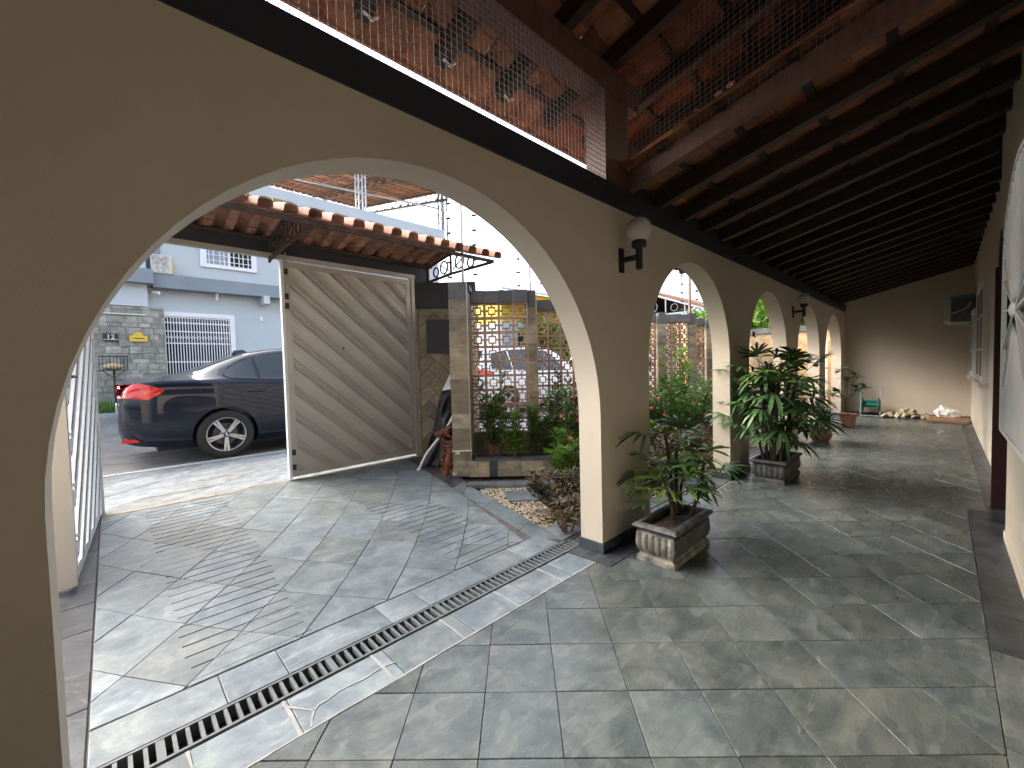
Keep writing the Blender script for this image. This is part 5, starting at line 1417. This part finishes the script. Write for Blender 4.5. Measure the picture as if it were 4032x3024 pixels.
# upper window
w = MB(); 
for a in ((1.72,1.85,3.80,4.75),(2.80,2.92,3.80,4.75),(1.85,2.80,3.80,3.885),(1.85,2.80,4.66,4.75)): w.box(a[0],a[1],FY+.19,FY+.249,a[2],a[3])
f = w.obj('window', P['white'], hs)
w = MB()
for x in (1.90,1.99,2.12,2.21,2.325,2.42,2.53,2.62,2.73): w.box(x-.009,x+.009,FY+.205,FY+.225,3.885,4.66)
for z in (3.98,4.12,4.28,4.44,4.58): w.box(1.85,2.80,FY+.207,FY+.223,z-.008,z+.008)
w.box(2.29,2.34,FY+.20,FY+.23,3.885,4.66); w.obj('window_bars', P['white'], f)
boxm(1.85,2.30,FY+.232,FY+.246,3.885,4.66).obj('pane', P['winglass'], f); boxm(2.335,2.80,FY+.232,FY+.246,3.885,4.66).obj('pane', P['darkroom'], f)
# garage opening with white bars
w = MB(); w.box(.975,2.36,FY+.17,FY+.249,2.55,2.65); w.box(2.26,2.36,FY+.17,FY+.249,.42,2.55); w.obj('garage_surround', P['white'], hs)
G = bpy.data.objects.new('garage_gate', None); col.objects.link(G); G.parent = hs; G.location = Vector((1.6,FY+.2,.5))-hs.location; G.empty_display_size = .2
for k in range(24):
    x = .985+k*.0545
    put('gate_bar', boxm(x-.009,x+.009,FY+.20,FY+.22,.47,2.54).mesh('gate_bar', P['white']), G)
rl = MB()
for z in (.50,.85,1.48,1.92,2.20,2.40,2.53): rl.box(.98,2.26,FY+.195,FY+.225,z-.013,z+.013)
put('gate_rail', rl.mesh('gate_rail', P['white']), G)
scv = MB()
for k in range(12):
    x = 1.04+k*.105
    for zc, up in ((2.02,1),(2.10,-1)):
        pts = [(x+.045*math.cos(a), FY+.19, zc+up*.045*math.sin(a)) for a in [math.pi*i/8 for i in range(9)]]
        scv.tube(pts, .007, 4)
    for zc in (.62,.70): scv.tube([(x+.045*math.cos(a), FY+.19, zc+.04*math.sin(a)) for a in [math.pi*i/8 for i in range(9)]], .006, 4)
put('gate_scroll', scv.mesh('gate_scroll', P['white']), G)
boxm(.97,2.36,FY+2.18,FY+2.199,.4,2.64).obj('garage_interior', P['darkroom'], hs)
# fittings on the house
aco = thing('air_conditioner', 'weathered outdoor air conditioner on the grey house ledge', 'air conditioner', (.95,FY,3.5))
boxm(.78,1.14,FY-.13,FY+.19,3.465,3.87).obj('casing', P['acpale'], aco)
boxm(.80,1.10,FY-.137,FY-.131,3.49,3.85).obj('rusty_grille', pm('blistered_panel', (.20,.19,.17), (.66,.65,.60), scale=16, rough=.8, detail=8), aco)
boxm(1.142,1.165,FY-.10,FY+.15,3.49,3.84).obj('side_cover', P['brass'], aco)
cm_ = thing('security_camera', 'small white security camera under the ledge of the grey house', 'camera', (.85,FY,3.1))
MB().tube([(.80,FY+.05,3.05),(.90,FY-.05,3.03)], .035, 8).obj('camera_body', P['whitegloss'], cm_, True); MB().tube([(.80,FY+.05,3.05),(.78,FY+.25,3.08)], .018, 6).obj('camera_arm', P['acpale'], cm_)
lp = thing('ceiling_lamp', 'tiny white lamp holder below the grey house ledge', 'lamp', (2.0,FY+.1,3.1))
MB().lathe([(.035,3.15),(.035,3.11),(.02,3.09),(.035,3.03),(.02,2.99),(.001,2.98)], 12, (2.0,FY+.1,0)).obj('lamp_bulb', P['whitegloss'], lp, True)
ss = thing('wall_socket', 'broken white fitting on the grey house wall near the gate edge', 'fitting', (2.95,FY+.2,2.6))
boxm(2.93,3.0,FY+.20,FY+.249,2.55,2.66).obj('plate', P['white'], ss)
# stone clad garden front of that house
sfw = thing('stone_front_wall', 'grey split stone front wall with a house number and letterbox', 'wall', (0,FY,.4))
boxm(-5, .955, FY-.03, FY+.24, .38, 2.69).obj('wall_body', P['stonegrey'], sfw)
smb = MB(); rs = random.Random(5); z = .40
while z < 2.66:
    h = rs.choice((.075,.095,.12,.15)); x = -1.6
    h = min(h, 2.69-z)
    while x < .955:
        w_ = rs.uniform(.12,.30); x1 = min(x+w_, .955); smb.box(x+.004, x1-.004, FY-.031-rs.uniform(.008,.035), FY-.031, z+.004, z+h-.004); x = x1
    z += h
tag(smb.obj('stone', P['stonegrey'], sfw), kind='stuff')
bd = MB(); bd.box(-1.6,.66,FY-.085,FY-.068,2.50,2.53); bd.obj('trim_line', P['acpale'], sfw)
npl = thing('number_plate', 'black house number plate reading 12 on the grey stone wall', 'sign', (.07,FY-.07,2.0))
boxm(-.055,.185,FY-.085,FY-.07,1.92,2.085).obj('plate', P['black'], npl)
cu = bpy.data.curves.new('digits', 'FONT'); cu.body = '12'; cu.size = .135; cu.extrude = .002; cu.align_x = 'CENTER'
to = bpy.data.objects.new('t', cu); col.objects.link(to); dgp = bpy.context.evaluated_depsgraph_get(); tme = bpy.data.meshes.new_from_object(to.evaluated_get(dgp)); bpy.data.objects.remove(to)
tme.materials.clear(); tme.materials.append(P['whitegloss'])
put('digits', tme, npl, (.065,FY-.0875,1.972), (R(90),0,0))
boxm(-.05,.18,FY-.0875,FY-.0855,1.952,1.960).obj('white_rule', P['whitegloss'], npl)
lb = thing('letterbox', 'yellow ornate letterbox set in the grey stone wall', 'letterbox', (.5,FY-.07,2.0))
boxm(.36,.655,FY-.095,FY-.07,1.925,2.055).obj('box_body', P['brass'], lb)
MB().lathe([(.001,0),(.075,0),(.085,.02),(.001,.02)], 20, (.507,FY-.093,2.045), 'y').obj('crest', P['brass'], lb)
boxm(.41,.605,FY-.10,FY-.0955,1.985,2.0).obj('slot', P['maroon'], lb)
# rubbish basket
bk = thing('rubbish_basket', 'black iron rubbish basket on a post holding a tan bag', 'basket', (.08,11.75,.44))
b_ = MB()
for a in ((-.13,.29,11.60,11.60),(-.13,.29,11.90,11.90),(-.13,-.13,11.60,11.90),(.29,.29,11.60,11.90)):
    for z in (1.30,1.58): b_.bar((a[0],a[2],z),(a[1],a[3],z),.014,.014)
b_.obj('basket_rim', P['black'], bk)
for k in range(9):
    x = -.13+k*.0525
    for y in (11.60,11.90): MB().bar((x,y,1.30),(x,y,1.58),.009,.009).obj('basket_bar', P['black'], bk)
b_ = MB(); b_.bar((.08,11.75,.44),(.08,11.75,1.30),.035,.035); b_.bar((.08,11.75,1.14),(-.10,11.75,1.30),.014,.014); b_.bar((.08,11.75,1.14),(.26,11.75,1.30),.014,.014); b_.box(-.13,.29,11.6,11.9,1.292,1.30); b_.obj('post', P['black'], bk)
tb = MB(); tb.ball((.07,11.75,1.37), .13, 7, (1.25,.9,.55)); tag(tb.obj('rubbish_bag', P['paperbag'], None, True), 'tan paper bag lying in the black rubbish basket', 'bag')
gm = MB(); rg = random.Random(8)
for k in range(2600):
    x, y = rg.uniform(-1.2,.62), rg.uniform(11.6,12.28); h = rg.uniform(.05,.30)*(1 if rg.random() < .5 else .5); a = rg.uniform(0,6.3)
    dx, dy = math.cos(a)*.008, math.sin(a)*.008; lx, ly = rg.uniform(-.06,.06), rg.uniform(-.06,.06)
    gm.add([(x-dx,y-dy,.44),(x+dx,y+dy,.44),(x+lx+dx*.8,y+ly+dy*.8,.44+h*.6),(x+lx*1.7,y+ly*1.7,.44+h)], [(0,1,2),(0,2,3)])
tag(gm.obj('grass', P['grassm']), kind='stuff')
gm = MB()
for k in range(500):
    x = rg.uniform(-.6,2.2); y = 6.86+abs(rg.gauss(0,.03)); h = rg.uniform(.015,.07); a = rg.uniform(0,6.3)
    dx, dy = math.cos(a)*.005, math.sin(a)*.005; gm.add([(x-dx,y-dy,-.04),(x+dx,y+dy,-.04),(x+rg.uniform(-.03,.03),y+rg.uniform(-.02,.02),-.04+h)], [(0,1,2)])
tag(gm.obj('kerb_weeds', P['grassm']), kind='stuff')
# rooftop terrace cover with lattice trusses
tc = thing('terrace_cover', 'tiled roof on lattice steel trusses above the grey house terrace', 'roof', (6,15,7))
ZF, ZBk, YF, YB = 7.60, 9.05, 12.45, 19.7
tz = lambda y: ZF+(ZBk-ZF)*(y-YF)/(YB-YF)
me = tile_mesh(.26, .44).mesh('roof_tile', P['roof_tile'], True); an = math.atan((ZBk-ZF)/(YB-YF))
far_ = MB()
for j in range(19):
    for i in range(27):
        x = 2.2+.26*i; y = YF+.385*j
        if (j < 11) : put('roof_tile', me, tc, (x, y, tz(y)), (an-.02,0,0))
        else:
            m3 = Matrix.Translation((x,y,tz(y))) @ Euler((an-.02,0,0)).to_matrix().to_4x4(); far_.add([m3 @ v.co for v in me.vertices], [tuple(p.vertices) for p in me.polygons])
tag(far_.obj('far_roof_tiles', P['roof_tile'], tc), kind='stuff')
for k in range(21):
    y = YF+.05+.36*k; MB().bar((2.0,y,tz(y)-.02),(9.1,y,tz(y)-.02),.022,.022).obj('batten', P['rustiron'], tc) if k % 3 else None
def truss(p0, p1, hgt, mat, name='truss', n=14):
    p0, p1 = Vector(p0), Vector(p1); t = MB(); dn = Vector((0,0,-hgt))
    t.bar(p0,p1,.05,.05); t.bar(p0+dn,p1+dn,.05,.05)
    for k in range(n):
        a, b = p0.lerp(p1,k/n), p0.lerp(p1,(k+1)/n); t.bar(a, b+dn if k%2 else a+dn, .02,.02); t.bar(a+dn if k%2==0 else b+dn, b if k%2==0 else a, .02,.02)
    return t.obj(name, mat, tc)
for x in (2.6,4.75,6.9,9.0): truss((x,YF,tz(YF)-.05),(x,YB,tz(YB)-.05), .30, P['rustiron'], n=22)
truss((9.05,YF,tz(YF)-.04),(9.05,YB,tz(YB)-.04), .34, P['white'], 'edge_truss', 26)
for y in (YF,): MB().bar((2.0,y-.03,tz(y)-.04),(9.1,y-.03,tz(y)-.04),.06,.06).obj('gutter_rail', P['galv'], tc)
MB().bar((2.0,YF+2.2,7.25),(9.1,YF+.6,7.1),.05,.05).obj('tie_rod', P['galv'], tc)
for x, y in ((8.88,12.55),(5.86,12.6),(2.95,12.6),(8.9,19.5),(5.9,19.5)):
    c = MB()
    for dx in (-.11,.11):
        for dy in (-.11,.11): c.bar((x+dx,y+dy,5.3),(x+dx,y+dy,tz(y)-.05),.035,.035)
    z = 5.4
    while z < tz(y)-.4:
        c.bar((x-.11,y-.11,z),(x+.11,y-.11,z+.3),.018,.018); c.bar((x-.11,y+.11,z),(x-.11,y-.11,z+.3),.018,.018); z += .3
    c.obj('lattice_column', P['galv'] if y < 13 and x < 8 else P['rustiron'], tc)

# ================================================================== beyond: yellow shop, neighbour house, trees
ys = thing('yellow_shop', 'yellow building with orange corrugated awning down the street', 'building', (17,14,.4))
boxm(12.2,30,13.2,22,.3,3.15).obj('lower_wall', P['greypaint'], ys); boxm(12.2,30,13.2,22,3.152,4.5).obj('wall', P['yellow'], ys)
mb = MB(); n = 60
vs = []
for k in range(n+1):
    x = 12.3+k*.16; z = .03*(k%2); vs += [(x,13.2,4.02+z),(x,12.0,3.72+z)]
mb.add(vs, [(2*k,2*k+1,2*k+3,2*k+2) for k in range(n)]); mb.add([(x,y,z-.02) for x,y,z in vs], [(2*k+2,2*k+3,2*k+1,2*k) for k in range(n)]); mb.obj('awning', P['orange'], ys)
mb = MB(); mb.add([(12,12.9,4.55),(30.2,12.9,4.55),(30.2,17,5.7),(12,17,5.7),(12,12.9,4.45),(30.2,12.9,4.45),(30.2,17,5.6),(12,17,5.6)], [(0,1,2,3),(7,6,5,4),(4,5,1,0),(5,6,2,1),(6,7,3,2),(7,4,0,3)]); mb.obj('roof', P['galv'], ys)
for x in (13.2,15.6,18.0,20.4): boxm(x,x+1.5,13.17,13.199,.5,2.8).obj('door', P['darkroom'], ys)
for x in (14.95,17.35,19.75): boxm(x,x+.45,13.16,13.199,.4,4.0).obj('pilaster', P['white'], ys)
nh = thing('neighbour_house', 'house with red tile gable and blue grey roof truss beyond the second arch', 'house', (27,11.5,0))
boxm(23.5,31,9.3,16,-.04,3.9).obj('wall', P['acpale'], nh)
mb = MB(); A_ = [(23,8.6,4.1),(23,12.6,5.7),(23,16.6,4.1)]
mb.add(A_+[(32,y,z) for _,y,z in A_]+[(x,y,z-.14) for x,y,z in A_]+[(32,y,z-.14) for _,y,z in A_], [(0,3,4,1),(1,4,5,2),(7,10,9,6),(8,11,10,7),(0,1,7,6),(1,2,8,7),(3,9,10,4),(4,10,11,5),(0,6,9,3),(2,5,11,8)]); mb.obj('roof', P['roof_tile'], nh)
t = MB(); t.bar((22.95,8.8,4.0),(22.95,12.6,5.5),.10,.12,(1,0,0)); t.bar((22.95,12.6,5.5),(22.95,16.4,4.0),.10,.12,(1,0,0)); t.bar((22.95,8.8,3.95),(22.95,16.4,3.95),.10,.12,(1,0,0))
for y in (9.9,11,12.6,14.2): t.bar((22.95,y,3.95),(22.95,y,5.4-abs(y-12.6)*.38),.06,.06,(1,0,0))
ring(t, (22.95,11.8,4.45), .3, .05); ring(t, (22.95,10.5,4.3), .2, .05); t.obj('truss', P['steelblue'], nh)
for y in (9.4,11.2): boxm(22.9,23.1,y,y+.16,-.04,4.0).obj('column', P['white'], nh)
def tree(label, loc, h, r, mat, seed, n=5200):
    T = thing('leafy_tree', label, 'tree', loc, group='trees beyond the garden'); rnd = random.Random(seed)
    tm = MB(); tm.tube([(0,0,0),(.1,.05,h*.35),(.0,.1,h*.6)], [.16,.12,.07], 8)
    cl = []
    for k in range(16):
        a = rnd.uniform(0,6.3); q = rnd.uniform(.2,1)*r; c = (math.cos(a)*q, math.sin(a)*q, h*.45+rnd.uniform(0,h*.5)); cl.append((c, rnd.uniform(.3,.55)*r)); tm.tube([(0,.1,h*.45),(c[0]*.5,c[1]*.5,(h*.45+c[2])/2),c], [.06,.04,.015], 5)
    o = bpy.data.objects.new('trunk', tm.mesh('trunk', P['bark'], True)); col.objects.link(o); o.parent = T
    fm2 = MB(); leaf_cloud(fm2, n, None, None, .24, rnd, .5, cl, .2)
    o = bpy.data.objects.new('crown', fm2.mesh('crown', P[mat])); col.objects.link(o); o.parent = T; o['kind'] = 'stuff'
tree('bright green tree rising behind the garden end wall', (17.5,4.9,0), 3.6, 1.9, 'tree', 31)
tree('green tree behind the garden end wall, nearer the house', (19.5,2.6,0), 4.0, 2.0, 'tree', 32)
tree('bushy street tree glimpsed through the block screens', (13.0,11.6,.3), 2.6, 1.0, 'tree', 33, 2600)
tree('street tree behind the white cars', (17.0,11.7,.3), 2.9, 1.2, 'tree', 34, 2600)
tree('green tree beside the neighbour house with the blue truss', (21.0,8.6,0), 3.4, 1.6, 'tree', 35, 3000)
pr = thing('porch_roof', 'small tiled porch roof edge glimpsed in the third arch', 'roof', (15,5.2,2.9))
MB().bar((14.5,5.35,2.95),(14.5,4.6,2.80),1.6,.07).obj('roof_slab', P['roof_tile_old'], pr)
for k in range(2): MB().bar((14.0+k, 5.2, 0),(14.0+k,5.2,2.85),.1,.1).obj('post', P['wood'], pr)
